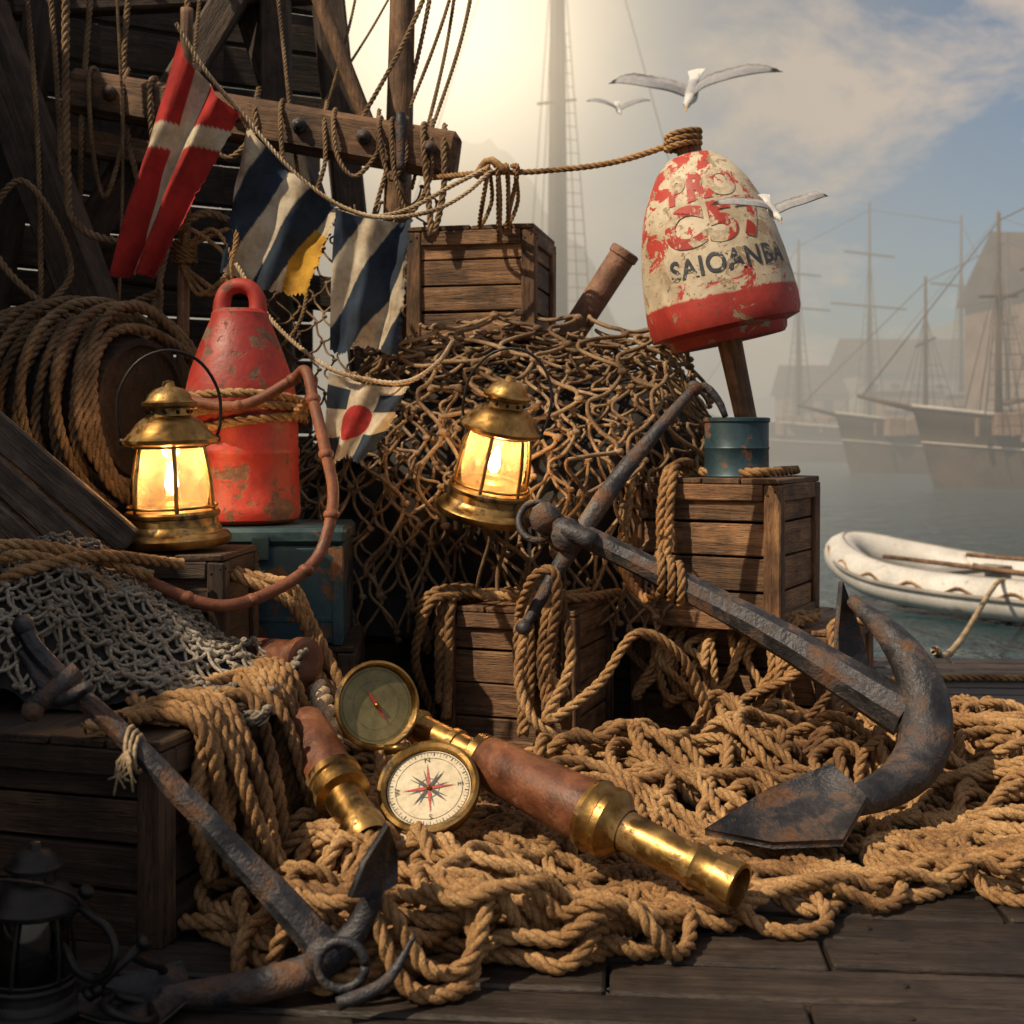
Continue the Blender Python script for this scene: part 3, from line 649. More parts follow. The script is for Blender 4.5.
# ------------------------------------------------------------ rope pile
gx0,gy0,cell=-1.5,1.9,.012; GX,GY=340,360
def H0(x,y):
    h=.065*math.exp(-((x+.12)/.42)**2-((y-3.15)/.38)**2)+.26*math.exp(-((x+.55)/.22)**2-((y-3.5)/.25)**2)+.07*math.exp(-((x-.75)/.35)**2-((y-3.95)/.25)**2)+.05*math.exp(-((x-.35)/.5)**2-((y-3.6)/.28)**2)
    return h
def segd(x,y,ax,ay,bx,by):
    vx,vy=bx-ax,by-ay; t=max(0,min(1,((x-ax)*vx+(y-ay)*vy)/(vx*vx+vy*vy))); return math.hypot(x-ax-vx*t,y-ay-vy*t)
def capf(x,y):
    c=.15
    d=math.hypot(x+.2,(y-2.92)/.8)
    if d<.2: c=min(c,.04+.5*max(0,d-.12))
    c=min(c,.055+.6*max(0,segd(x,y,-.25,3.1,.2,2.8)-.07))
    c=min(c,.028+.5*max(0,segd(x,y,.2,2.75,.46,2.52)-.09))
    c=min(c,.012+.4*max(0,segd(x,y,.45,2.95,.98,3.15)-.19))
    return c
G=np.zeros((GX,GY)); CAP=np.zeros((GX,GY))
for i in range(GX):
    for j in range(GY): G[i,j]=H0(gx0+i*cell,gy0+j*cell); CAP[i,j]=capf(gx0+i*cell,gy0+j*cell)
Gb=G.copy()
def lay(xy,R):
    xy=resample(np.array(xy),.016); raw=[];q=[]
    for i,(x,y) in enumerate(xy):
        a=int((x-gx0)/cell); b_=int((y-gy0)/cell)
        if 2<=a<GX-3 and 2<=b_<GY-3: h=min(G[a-1:a+2,b_-1:b_+2].max(),Gb[a,b_]+CAP[a,b_])
        else: h=0
        raw.append(h+R*.92); q.append((a,b_,h+R*1.8))
        if i>=6:
            a,b_,hh=q[i-6]
            if 2<=a<GX-3 and 2<=b_<GY-3: G[a-1:a+2,b_-1:b_+2]=np.maximum(G[a-1:a+2,b_-1:b_+2],hh)
    z=np.array(raw); k=np.ones(5)/5; zp=np.pad(z,2,'edge'); z=np.maximum(np.convolve(zp,k,'valid'),z-.005)
    z=np.convolve(np.pad(z,1,'edge'),np.ones(3)/3,'valid')
    return np.c_[xy,z]
def wander(c,r,L,seed,kmax=13):
    rs=random.Random(seed*77+5); x=c[0]+rs.uniform(-.7,.7)*r[0]; y=c[1]+rs.uniform(-.7,.7)*r[1]; th=rs.uniform(0,6.28); P=[];ds=.02
    k=0;kt=0;nx_=0;sg=1
    for i in range(int(L/ds)):
        if i>=nx_:
            if rs.random()<.45: sg=-sg
            kt=sg*rs.uniform(.5,kmax); nx_=i+rs.randint(6,22)
        k+=(kt-k)*.3
        dx,dy=(c[0]-x)/r[0],(c[1]-y)/r[1]; dd=math.hypot(dx,dy); kk=k
        if dd>.9:
            want=math.atan2(c[1]-y,c[0]-x); df=(want-th+math.pi)%(2*math.pi)-math.pi; kk=max(-13,min(13,df*7))
        th+=kk*ds; x+=math.cos(th)*ds; y+=math.sin(th)*ds; P.append((x,y))
    return P
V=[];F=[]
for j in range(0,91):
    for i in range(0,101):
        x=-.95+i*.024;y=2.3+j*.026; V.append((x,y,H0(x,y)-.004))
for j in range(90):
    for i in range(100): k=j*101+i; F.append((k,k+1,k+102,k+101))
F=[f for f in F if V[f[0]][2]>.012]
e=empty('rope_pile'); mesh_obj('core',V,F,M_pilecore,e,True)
RR=.0155; A=Acc()
jobs=[((-.22,2.80),(.50,.50),8,1),((.05,2.90),(.52,.48),8,2),((.25,3.1),(.5,.42),7,3),((-.1,2.66),(.46,.34),6,4),((-.3,2.7),(.35,.4),6,5),
((.75,3.6),(.5,.4),8,6),((1.05,3.7),(.5,.45),7,7),((.6,3.4),(.5,.25),4,8),((1.25,4.2),(.5,.5),7,9),((1.5,4.7),(.6,.5),6,10),((1.25,3.7),(.35,.4),5,11),
((-.2,3.3),(.4,.35),6,12),((-.5,3.35),(.25,.35),6,13),((.2,3.7),(.45,.25),5,14),((-.28,2.55),(.28,.22),4,15),((.0,2.85),(.55,.45),7,16),((1.05,3.5),(.4,.25),4,17),
((-.05,2.75),(.5,.4),6,18),((.3,3.3),(.6,.3),5,19),((.9,3.8),(.6,.45),6,20),((.12,2.72),(.42,.3),5,21),((-.35,2.95),(.3,.35),5,22),((.45,2.85),(.35,.2),2.5,23),
((.85,2.93),(.5,.17),5,24),((1.25,3.2),(.35,.28),7,25),((1.35,3.5),(.4,.35),6,26),((.55,2.78),(.3,.14),2.5,27),((1.1,2.98),(.35,.18),4,28),((1.5,4.2),(.45,.5),7,29),((1.0,5.0),(.6,.35),4,30)]
for c,r,L,sd in jobs:
    A.rope(lay(wander(c,r,L,sd,(15,9,12)[sd%3]),RR),RR,smooth=False)
for pts in ([(.42,2.75),(.6,2.68),(.8,2.76),(1.1,2.80),(1.6,2.78)],[(1.0,3.3),(1.3,3.25),(1.5,3.45),(1.9,3.5)],[(.9,4.9),(1.3,5.1),(1.7,5.3),(2.2,5.3)]):
    A.rope(lay(spline(np.array([(a,b_,0) for a,b_ in pts]),.02)[:,:2],RR),RR,smooth=False)
A.obj('strands',M_rope,e)
e=empty('hawser'); A=Acc(); A.rope([(-.50,3.3,.36),(-.46,3.15,.33),(-.42,3.02,.26),(-.36,2.90,.19),(-.27,2.80,.13),(-.17,2.76,.09),(-.10,2.78,.05)],.028,seg=8); A.obj('strands',M_ropel,e)
def drape(A,e0,e1,n,ztop,zlo,zhi,count,R,inset=.22,seed=0,out=.05,spread=.18):
    rs=random.Random(seed); e0=np.array(e0);e1=np.array(e1);n=np.array(n)
    for k in range(count):
        s=rs.random(); s2=min(1,max(0,s+rs.uniform(-spread,spread)*1.2)); o=out*rs.uniform(.4,1.6); zl=rs.uniform(zlo,zhi)
        p=lambda s_,d,z: tuple(np.r_[(e0+(e1-e0)*s_)+n*d,z])
        j=rs.uniform(0,.028); w1,w2,w3=[rs.uniform(-.12,.12) for _ in range(3)]
        A.rope([p(s+rs.uniform(-.25,.25),-inset*rs.uniform(.5,1.3),ztop+R+rs.uniform(0,.03)),p(s+w1,-inset*.45,ztop+R+j),p(s,-.005,ztop+R+j*.5),p(s+w2*.3,.018+o*.3,ztop-.03),p(s+w2,o*.8,(ztop+zl)/2),p(s+(s2-s)*.25,o,zl+.03),p((s+s2)/2,o*1.2,zl),p(s2-(s2-s)*.25,o,zl+.03),p(s2+w3,o*.8,(ztop+zl)/2),p(s2+w3*.3,.018+o*.2,ztop-.03),p(s2,-.005,ztop+R+j),p(s2+w1,-inset*.5,ztop+R+.01+j),p(s2+rs.uniform(-.25,.25),-inset,ztop+R+.005)],R)
e=empty('draped_rope'); A=Acc(); drape(A,(-.675,2.54),(-.52,3.08),(.961,-.276),.407,.05,.25,6,RR,seed=1,spread=.3,inset=.17); drape(A,(-.675,2.54),(-.56,2.95),(.961,-.276),.407,.03,.12,4,RR,seed=2,out=.11,spread=.4,inset=.15); A.obj('strands',M_rope,e)
e=empty('draped_rope'); A=Acc()
c,s_=math.cos(R_(-20)),math.sin(R_(-20)); cc=np.array([.06,4.25]); Rt=np.array([[c,-s_],[s_,c]])
fl=cc+Rt@np.array([-.225,-.225]); fr=cc+Rt@np.array([.225,-.225]); nf=Rt@np.array([0,-1.])
drape(A,fl,fl+(fr-fl)*.12,nf,.47,.1,.2,2,.0165,seed=3,spread=.6); drape(A,fl+(fr-fl)*.62,fl+(fr-fl)*.9,nf,.47,.06,.22,3,RR,seed=4)
A.rope([(-.28,4.25,.30),(-.30,4.15,.45),(-.22,4.12,.52),(-.05,4.1,.50),(.2,4.05,.50),(.35,4.2,.50)],.0165)
A.rope([(-.26,4.2,.10),(-.31,4.1,.3),(-.26,4.05,.48),(-.18,4.1,.50),(-.05,4.25,.495),(.1,4.3,.495)],.0165)
A.obj('strands',M_rope,e)
e=empty('draped_rope'); A=Acc()
c,s_=math.cos(R_(-28)),math.sin(R_(-28)); cc=np.array([.74,4.44]); Rt=np.array([[c,-s_],[s_,c]])
fl=cc+Rt@np.array([-.265,-.25]); fr=cc+Rt@np.array([.265,-.25]); nf=Rt@np.array([0,-1.])
drape(A,fl+(fr-fl)*.2,fl+(fr-fl)*.34,nf,.875,.5,.56,1,.0165,seed=5,spread=.5)
A.rope([(.45,4.45,.895),(.6,4.4,.892),(.8,4.25,.892),(.95,4.4,.895),(1.0,4.5,.895)],.0165)
A.rope([(.40,4.30,.90),(.39,4.26,.80),(.36,4.22,.60),(.42,4.05,.50),(.45,3.95,.53)],.0165)
cc=np.array([.87,4.58]); fl2=cc+Rt@np.array([-.35,-.31]); fr2=cc+Rt@np.array([.35,-.31])
drape(A,fl2+(fr2-fl2)*.1,fr2,nf,.382,.05,.26,13,.0145,seed=6,inset=.12,out=.10,spread=.4)
A.obj('strands',M_rope,e)
e=empty('draped_rope'); A=Acc()
for k in range(5): 
    r=random.uniform
    A.rope([(-.80+r(-.05,.05),3.5,.66),(-.72,3.42+r(-.03,.03),.62+r(-.03,.03)),(-.60,3.45,.60+r(-.05,.05)),(-.55,3.5,.48+r(-.05,.05)),(-.50+r(-.04,.04),3.45,.36),(-.42,3.4,.30)],.0145)
A.rope([(-1.4,3.05,.55),(-1.2,3.0,.72),(-1.05,3.05,.70),(-.95,3.1,.62)],.0145); A.rope([(-1.4,3.0,.60),(-1.25,3.0,.74),(-1.1,3.08,.74),(-.9,3.2,.66)],.0145); A.rope([(-1.4,3.0,.50),(-1.2,2.95,.66),(-1.12,3.0,.70),(-1.0,3.1,.72),(-.85,3.3,.68)],.0145)
A.obj('strands',M_rope,e)
# ------------------------------------------------------------ anchors
def blade(A,tip,a,b_,c0,th=.014):
    tip,a,b_,c0=[np.array(q,float) for q in(tip,a,b_,c0)]; n=np.cross(a-tip,b_-tip); n/=np.linalg.norm(n)
    ma=(tip+a)/2+(a-b_)*.10; mb=(tip+b_)/2+(b_-a)*.10; ridge=(tip*.3+c0*.7)+n*th*1.5
    ring=[tip,ma,a,c0,b_,mb]; V=[q+n*th*.5 for q in ring]+[q-n*th*.5 for q in ring]+[ridge+0*n,ridge-3*n*th]
    F=[]
    for k in range(6): j=(k+1)%6; F.append((k,j,6+j,6+k)); F.append((k,j,12)); F.append((6+j,6+k,13))
    b0=A.n; A.V.append(np.array(V)); A.F+=[[x+b0 for x in f] for f in F]; A.n+=len(V)
def rough_up(o,amp,sc_=9):
    for v in o.data.vertices: v.co+=noise.noise_vector(v.co*sc_)*amp+noise.noise_vector(v.co*sc_*4)*amp*.35
e=empty('anchor'); A=Acc()
A.tube([(.10,3.86,.765),(.33,3.77,.66),(.70,3.58,.475),(1.04,3.38,.275)],[.034,.036,.043,.054,.066],8,.02)
rough_up(A.obj('shank',M_iron,e,False),.0035)
A=Acc(); A.tube([(.955,3.60,.545),(1.0,3.50,.50),(1.055,3.42,.42),(1.085,3.37,.32),(1.065,3.30,.22),(1.0,3.24,.155),(.90,3.17,.125),(.80,3.11,.115),(.70,3.08,.11)],[.016,.032,.048,.066,.068,.060,.048,.034,.018],12,.012)
rough_up(A.obj('arms',M_iron,e),.004)
A=Acc(); A.tube([(.56,3.97,1.155),(.36,3.90,.93),(.19,3.82,.70),(.04,3.76,.455)],[.016,.024,.032,.028,.016],8,.02); A.ball((.565,3.972,1.16),.026); A.ball((.036,3.758,.45),.024)
A.tube([(.56,3.97,1.155),(.60,3.98,1.165),(.64,3.97,1.12),(.66,3.96,1.07)],[.016,.014,.010],10); rough_up(A.obj('stock',M_iron,e),.003)
A=Acc(); A.tube([(.185,3.83,.735),(.15,3.80,.74),(.24,3.76,.70)],.03,10)
A.tube([(.075+.055*math.cos(a),3.86+.035*math.sin(a),.755+.055*math.sin(a)) for a in np.linspace(0,6.283,28)],.011,8,smooth=False)
A.tube([(.10,3.90,.765),(.10,3.81,.765)],.048,10,smooth=False); A.tube([(.165,3.90,.70),(.165,3.77,.72)],.05,10,smooth=False); A.obj('ring',M_iron,e)
A=Acc(); blade(A,(.455,3.02,.075),(.80,3.20,.185),(.76,2.94,.075),(.86,3.10,.13),.02); blade(A,(.93,3.62,.60),(.90,3.54,.33),(1.02,3.68,.34),(.99,3.57,.33)); A.obj('flukes',M_iron,e)
e=empty('rope_lashing'); A=Acc()
for k in range(3):
    A.rope([(.43+.027*k,3.73+.058*math.cos(a)-.012*k,.610-.014*k+.058*math.sin(a)) for a in np.linspace(0,6.4,14)],.0135)
A.rope([(.02,3.80,.48),(.06,3.70,.60),(.12,3.68,.62),(.13,3.70,.5),(.10,3.74,.34),(.16,3.78,.25)],.0155); A.rope([(.04,3.78,.46),(.02,3.7,.3),(.08,3.66,.18),(.2,3.7,.14)],.0155); A.rope([(.14,3.72,.56),(.17,3.7,.36),(.10,3.66,.2),(.25,3.68,.3),(.36,3.7,.44),(.5,3.75,.36),(.6,3.8,.15)],.0155)
A.obj('turns',M_rope,e)
e=empty('anchor'); A=Acc()
A.tube([(-.905,2.37,.65),(-.85,2.36,.585),(-.62,2.34,.37),(-.335,2.30,.085)],[.016,.019,.022,.026,.034],8,.012)
rough_up(A.obj('shank',M_iron,e,False),.0025); A=Acc()
A.tube([(-.235,2.30,.285),(-.245,2.30,.22),(-.262,2.30,.15),(-.31,2.29,.085),(-.39,2.28,.045),(-.50,2.26,.03),(-.62,2.25,.02)],[.008,.018,.025,.030,.030,.025,.016],12,.01)
rough_up(A.obj('arms',M_iron,e),.003); A=Acc()
A.tube([(-.91,2.37,.61),(-.83,2.34,.53),(-.765,2.32,.555)],[.011,.016,.011],10,.01); A.tube([(-.87,2.31,.515),(-.80,2.36,.575)],.018,10,smooth=False); A.ball((-.865,2.31,.512),.021); A.ball((-.905,2.37,.655),.022)
A.tube([(-.30+.042*math.cos(a),2.255,.075+.042*math.sin(a)) for a in np.linspace(0,6.283,24)],.009,8,smooth=False); A.tube([(-.335,2.34,.085),(-.335,2.25,.085)],.032,10,smooth=False)
A.obj('stock',M_iron,e); A=Acc(); blade(A,(-.225,2.30,.31),(-.285,2.24,.20),(-.215,2.37,.18),(-.25,2.3,.18),.01); blade(A,(-.80,2.24,.01),(-.60,2.17,.01),(-.60,2.33,.05),(-.56,2.25,.025),.01)
A.tube([(-.30,2.2,.03),(-.22,2.22,.06),(-.17,2.25,.13)],[.013,.012,.004],8,.01); A.obj('flukes',M_iron,e)
e=empty('twine_knot'); A=Acc()
for k in range(3): A.tube([(-.70+.008*k,2.35+.034*math.cos(a),.44-.008*k+.034*math.sin(a)) for a in np.linspace(0,6.283,16)],.004,6)
for k in range(9): A.tube([(-.695,2.31,.44),(-.70+random.uniform(-.02,.02),2.30,.41),(-.705+random.uniform(-.035,.03),2.30,.38+random.uniform(-.02,.02))],.0022,5)
A.obj('turns',M_ropel,e)
# ------------------------------------------------------------ spyglasses
def along(name,a,b_):
    a=Vector(a);b_=Vector(b_); e=empty(name,a); e.rotation_euler=(b_-a).to_track_quat('Z','Y').to_euler(); return e,(b_-a).length
e,L=along('spyglass',(-.235,3.08,.315),(.452,2.55,.108))
lathe('eyepiece_tube',[(0,0),(.026,0),(.040,.004),(.042,.02),(.033,.026),(.033,.12),(.039,.122),(.039,.14),(.034,.142),(.034,.19),(.050,.195),(.056,.20),(.056,.222),(.051,.226)],M_brass,e,48)
lathe('leather_barrel',[(.053,.222),(.058,.23),(.068,.49),(.069,.535)],M_leather,e,48)
lathe('objective_rings',[(.069,.525),(.077,.527),(.080,.54),(.075,.548),(.072,.565),(.077,.57),(.077,.587),(.068,.595),(.051,.61),(.047,.62)],M_brass,e,48)
lathe('draw_tube',[(.045,.61),(.043,.63),(.040,.78),(.046,.782),(.048,.798),(.043,.805),(.043,.84),(.049,.843),(.050,L),(.042,L+.002),(.039,L-.02),(0,L-.02)],M_brass,e,48)
e,L=along('spyglass',(-.49,2.99,.335),(-.285,2.66,.145))
lathe('leather_barrel',[(0,0),(.052,0),(.056,.01),(.056,.20)],M_leather,e,40); lathe('brass_tube',[(.056,.19),(.064,.192),(.064,.21),(.058,.214),(.058,.235),(.063,.24),(.063,.255),(.044,.262),(.042,.35),(.050,.352),(.052,.39),(.045,.405),(.04,.40),(0,.38)],M_brass,e,40)
e,L=along('spyglass',(-.70,3.42,.42),(-.46,3.22,.44))
lathe('leather_barrel',[(0,0),(.048,0),(.052,.008),(.052,.1),(.046,.104),(.046,.12),(.052,.124),(.052,.2)],M_leather,e,40); lathe('collar',[(.052,.195),(.06,.197),(.06,.225),(.05,.23),(.03,.232),(0,.225)],M_leather,e,40)
# ------------------------------------------------------------ compass
def disc(A,r,z,n=64,r0=0,a0=0,a1=2*math.pi):
    V=[];F=[]
    for k in range(n+1):
        a=a0+(a1-a0)*k/n; V+= [(r0*math.cos(a),r0*math.sin(a),z),(r*math.cos(a),r*math.sin(a),z)]
    for k in range(n): F.append((2*k,2*k+1,2*k+3,2*k+2))
    A.add(np.array(V),np.array(F))
nrmv=Vector((-.10,-.72,.72)).normalized(); q=nrmv.to_track_quat('Z','Y')
e=empty('compass',(-.185,2.85,.225)); e.rotation_euler=q.to_euler()
cr=.112
lathe('case',[(0,-.045),(.09,-.045),(.105,-.035),(cr,-.015),(cr+.003,0),(cr+.002,.012),(cr-.006,.016),(cr-.014,.012),(cr-.016,.0),(cr-.018,-.004),(0,-.004)],M_brass,e,72)
A=Acc(); disc(A,cr-.018,-.001); A.obj('dial',M_dial,e,False)
A=Acc(); disc(A,cr-.021,0,64,cr-.0225); disc(A,cr-.036,0,64,cr-.037); disc(A,.024,.0004,40,.0225)
for k in range(72):
    a=2*math.pi*k/72; r1=cr-.0225; r0=cr-.031 if k%2==0 else cr-.027; dx=.0005 if k%6 else .0011
    ca,sa=math.cos(a),math.sin(a); A.add(np.array([(r0*ca-dx*sa,r0*sa+dx*ca,.0002),(r0*ca+dx*sa,r0*sa-dx*ca,.0002),(r1*ca+dx*sa,r1*sa-dx*ca,.0002),(r1*ca-dx*sa,r1*sa+dx*ca,.0002)]),np.array([(0,1,2,3)]))
A.obj('graduations',M_ink,e,False)
def star(A,n,R1,r1,z,a0,half):
    for k in range(n):
        a=a0+2*math.pi*k/n; w_=math.pi/n*half
        t=(R1*math.cos(a),R1*math.sin(a),z); p=(r1*math.cos(a+w_),r1*math.sin(a+w_),z); m_=(r1*math.cos(a-w_),r1*math.sin(a-w_),z)
        A.V.append(np.array([(0,0,z),m_,t,p])); A.F.append([A.n,A.n+1,A.n+2,A.n+3]); A.n+=4
A=Acc(); star(A,8,.050,.014,.0006,math.pi/8,.4); A.obj('rose_minor',M_inkb,e,False)
A=Acc(); star(A,4,.062,.013,.0012,0.2,.4); A.obj('rose_major',M_inkr,e,False)
A=Acc(); star(A,4,.054,.013,.0009,0.2+math.pi/4,.4); A.obj('rose_diagonal',M_ink,e,False)
A=Acc(); A.ball((0,0,.004),.006); A.obj('pivot',M_brass,e)
for t,a in(('N',1.77),('E',.2),('S',-1.37),('W',3.34)):
    me=text_mesh(t,.018,0,True); me.materials.clear(); me.materials.append(M_ink); o=bpy.data.objects.new('letter',me); link(o,e); o.location=(.078*math.cos(a)*.9,.078*math.sin(a)*.9,.0016); o.rotation_euler=(0,0,a-math.pi/2)
lid=bpy.data.objects.new('lid',None); link(lid,e)
Mi=Matrix.Translation(e.location)@q.to_matrix().to_4x4(); nl=Vector((.42,-.88,.22)).normalized(); Ml=Matrix.Translation((-.315,2.97,.385))@nl.to_track_quat('Z','Y').to_matrix().to_4x4()@Matrix.Scale(.93,4)
lid.matrix_parent_inverse=Matrix(); lid.matrix_basis=Mi.inverted()@Ml
lathe('lid_shell',[(0,-.02),(.09,-.018),(.105,-.008),(.110,.004),(.109,.014),(.103,.017),(.098,.012),(.096,.0),(.094,-.004),(0,-.006)],M_brass,lid,64)
A=Acc(); disc(A,.094,-.0022); A.obj('lid_face',M_olive,lid,False)
A=Acc(); disc(A,.088,-.0012,64,.0868); disc(A,.060,-.0012,64,.0594); A.obj('lid_rings',M_ink,lid,False)
A=Acc(); A.V.append(np.array([(-.006,0,.002),(0,-.05,.002),(.006,0,.002),(0,.045,.002)])); A.F.append([0,1,2,3]); A.n=4; A.obj('needle',M_inkr,lid,False,rot=(0,0,.5)); A=Acc(); A.ball((0,0,.004),.007); A.obj('lid_pivot',M_brass,lid)
A=Acc(); A.tube([(-.29,2.93,.29),(-.235,2.92,.30)],.012,12,smooth=False)
h=A.obj('hinge',M_brass,e); h.matrix_parent_inverse=Mi.inverted()
# ------------------------------------------------------------ shackles bottom-left
def shackle(loc,rot,s):
    e=empty('shackle',loc,rot,s); A=Acc(); A.tube([(-.045,0,0),(-.05,0,.05),(-.06,0,.10),(-.04,0,.15),(0,0,.165),(.04,0,.15),(.06,0,.10),(.05,0,.05),(.045,0,0)],.010,10,.01); A.tube([(-.075,0,0),(.075,0,0)],.011,10,smooth=False); A.tube([(-.09,0,0),(-.072,0,0)],.018,8,smooth=False); A.tube([(.06,0,0),(.075,0,0)],.017,8,smooth=False); A.obj('bow_and_pin',M_irond,e)
shackle((-.78,2.24,.16),(R_(25),R_(125),0),.75); shackle((-.69,2.22,.08),(R_(-30),R_(140),R_(20)),.8); shackle((-.66,2.22,.03),(R_(80),R_(20),R_(10)),.75)
# ------------------------------------------------------------ gulls
def gull(loc,rot,s,pose):
    e=empty('seagull',loc,rot,s)
    st=[(-.30,0,.01,.004,.035),(-.22,0,.006,.014,.045),(-.14,0,0,.036,.042),(-.04,0,-.008,.056,.056),(.06,0,-.008,.058,.058),(.13,0,.004,.044,.042),(.18,0,.018,.034,.034),(.215,0,.024,.034,.032),(.245,0,.020,.024,.022),(.262,0,.014,.010,.010)]
    V=[];F=[];C=[];n=14
    for x,y,z,rz,ry in st:
        for k in range(n):
            a=2*math.pi*k/n; V.append((x,y+ry*math.cos(a),z+rz*math.sin(a))); C.append((.50,.51,.53,1) if math.sin(a)>.35 and x<.1 and x>-.2 else (.82,.82,.8,1))
    for i in range(len(st)-1):
        for k in range(n): F.append((i*n+k,(i+1)*n+k,(i+1)*n+(k+1)%n,i*n+(k+1)%n))
    for sd in(-1,1):
        sp=pose[0] if sd>0 else pose[1]
        D=spline(np.array(sp),n=26); m=len(D); b0=len(V)
        for i in range(m):
            y_,z_,lx=D[i]; t=i/(m-1); ch=.20*(1-.12*t) if t<.55 else .20*(.934)*(1-((t-.55)/.45)**1.6)+.006
            tipc=t>.86
            ut=(.03,.03,.03,1) if tipc else (.36,.37,.40,1); col=(.03,.03,.03,1) if tipc else (.70,.70,.69,1); te=(.03,.03,.03,1) if tipc else (.62,.62,.62,1)
            for xx,zz,cl in((lx,0,ut),(lx-.12*ch,.010*(1-t)+.002,ut),(lx-.5*ch,.010*(1-t)+.001,ut),(lx-ch+.008*math.sin(i*2.4),0,te),(lx-.5*ch,.002*(1-t)-.002,col),(lx-.12*ch,-.006*(1-t)-.001,col)):
                V.append((xx,sd*y_,z_+zz)); C.append(cl)
        for i in range(m-1):
            for k in range(6):
                q_=(b0+i*6+k,b0+i*6+(k+1)%6,b0+(i+1)*6+(k+1)%6,b0+(i+1)*6+k); F.append(q_ if sd<0 else q_[::-1])
        F.append([b0+(m-1)*6+k for k in range(6)])
    b0=len(V); V+=[(-.20,-.03,.004),(-.20,.03,.004),(-.36,.075,.012),(-.375,0,.012),(-.36,-.075,.012),(-.20,-.03,-.004),(-.20,.03,-.004),(-.36,.075,.008),(-.375,0,.008),(-.36,-.075,.008)]; C+=[(.8,.8,.78,1)]*10
    F+=[[b0,b0+1,b0+2,b0+3,b0+4],[b0+9,b0+8,b0+7,b0+6,b0+5]]
    mesh_obj('body',V,F,M_feather,e,True,{'col':('FLOAT_COLOR',C)})
    A=Acc(); A.tube([(.255,0,.014),(.285,0,.010),(.305,0,.002)],[.009,.007,.002],8,.006); A.obj('beak',generic('beak_orange',[(.3,(.6,.3,.03)),(.7,(.7,.38,.05))]),e)
    A=Acc(); A.ball((.236,.026,.03),.005); A.ball((.236,-.026,.03),.005); A.obj('eyes',M_irond,e)
up=[(.02,.01,.10),(.14,.12,.15),(.28,.20,.19),(.42,.215,.13),(.56,.19,.02),(.70,.13,-.12)]
up2=[(.02,.01,.10),(.14,.10,.14),(.30,.15,.17),(.45,.14,.12),(.60,.09,.02),(.74,.01,-.10)]
gull((1.12,8,3.17),(R_(4),R_(44),R_(-108)),.76,(up2,up))
gull((1.00,12,4.10),(R_(2),R_(40),R_(-85)),.44,(up,up))
gull((.82,4.02,1.72),(R_(2),R_(40),R_(-78)),.27,(up,up2))
# ------------------------------------------------------------ dinghy
e=empty('dinghy',(4.62,12.1,-.6),(0,0,R_(-55)),1.08); L=1.75; wv=.80
def gz(x): return .20+.20*max(0,(-x-.1)/1.5)**2
out=[(L,-wv),(.8,-wv-.02),(0,-wv-.02),(-.7,-wv+.06),(-1.25,-.50),(-1.62,-.17),(-1.62,.17),(-1.25,.50),(-.7,wv-.06),(0,wv+.02),(.8,wv+.02),(L,wv)]
A=Acc(); A.tube([(x,y,gz(x)) for x,y in out],.165,16,.06); A.obj('side_tubes',M_white,e)
A=Acc(); A.tube([(x*1.02,y*1.02+(.155 if y>0 else -.155)*(abs(y)>.3),gz(x)+.02) for x,y in out],.020,8,.06); A.tube([(x*.99,y*.98,gz(x)+.163) for x,y in out],.011,6,.06); A.obj('rub_rail',M_inner,e)
A=Acc(); P=[]
for i,p in enumerate(spline([(x,y+(.165 if y>0 else -.165),gz(x)+.08) for x,y in out],.16)): P.append((p[0],p[1],p[2]-(.06 if i%3 else 0)))
A.tube(P,.011,6,.04); A.obj('grab_line',M_rope,e)
B=Boxes(); B.add((.26,1.3,.04),(-.45,0,.30)); B.add((.26,1.4,.04),(.6,0,.28)); B.add((.06,1.45,.42),(L-.12,0,.22)); B.add((.5,.4,.12),(1.2,.1,.16)); B.obj('seats',M_inner,e)
B=Boxes(); 
for k in range(6): B.add((2.7-.25*abs(k-2.5),.2,.04),(.35,-.53+k*.21,.06)); 
B.obj('floor',M_floor,e)
A=Acc(); A.tube([(-.9,-.45,.42),(1.3,-.70,.40)],.02,8,smooth=False); A.tube([(-.7,.5,.40),(1.4,.55,.40)],.02,8,smooth=False); A.obj('oars',M_round,e)
e=empty('mooring_rope'); A=Acc(); A.rope([(1.95,5.9,.03),(2.3,6.8,-.15),(3.0,8.5,-.30),(4.1,10.8,-.2),(4.4,11.2,-.28)],.02); A.obj('line',M_ropel,e)
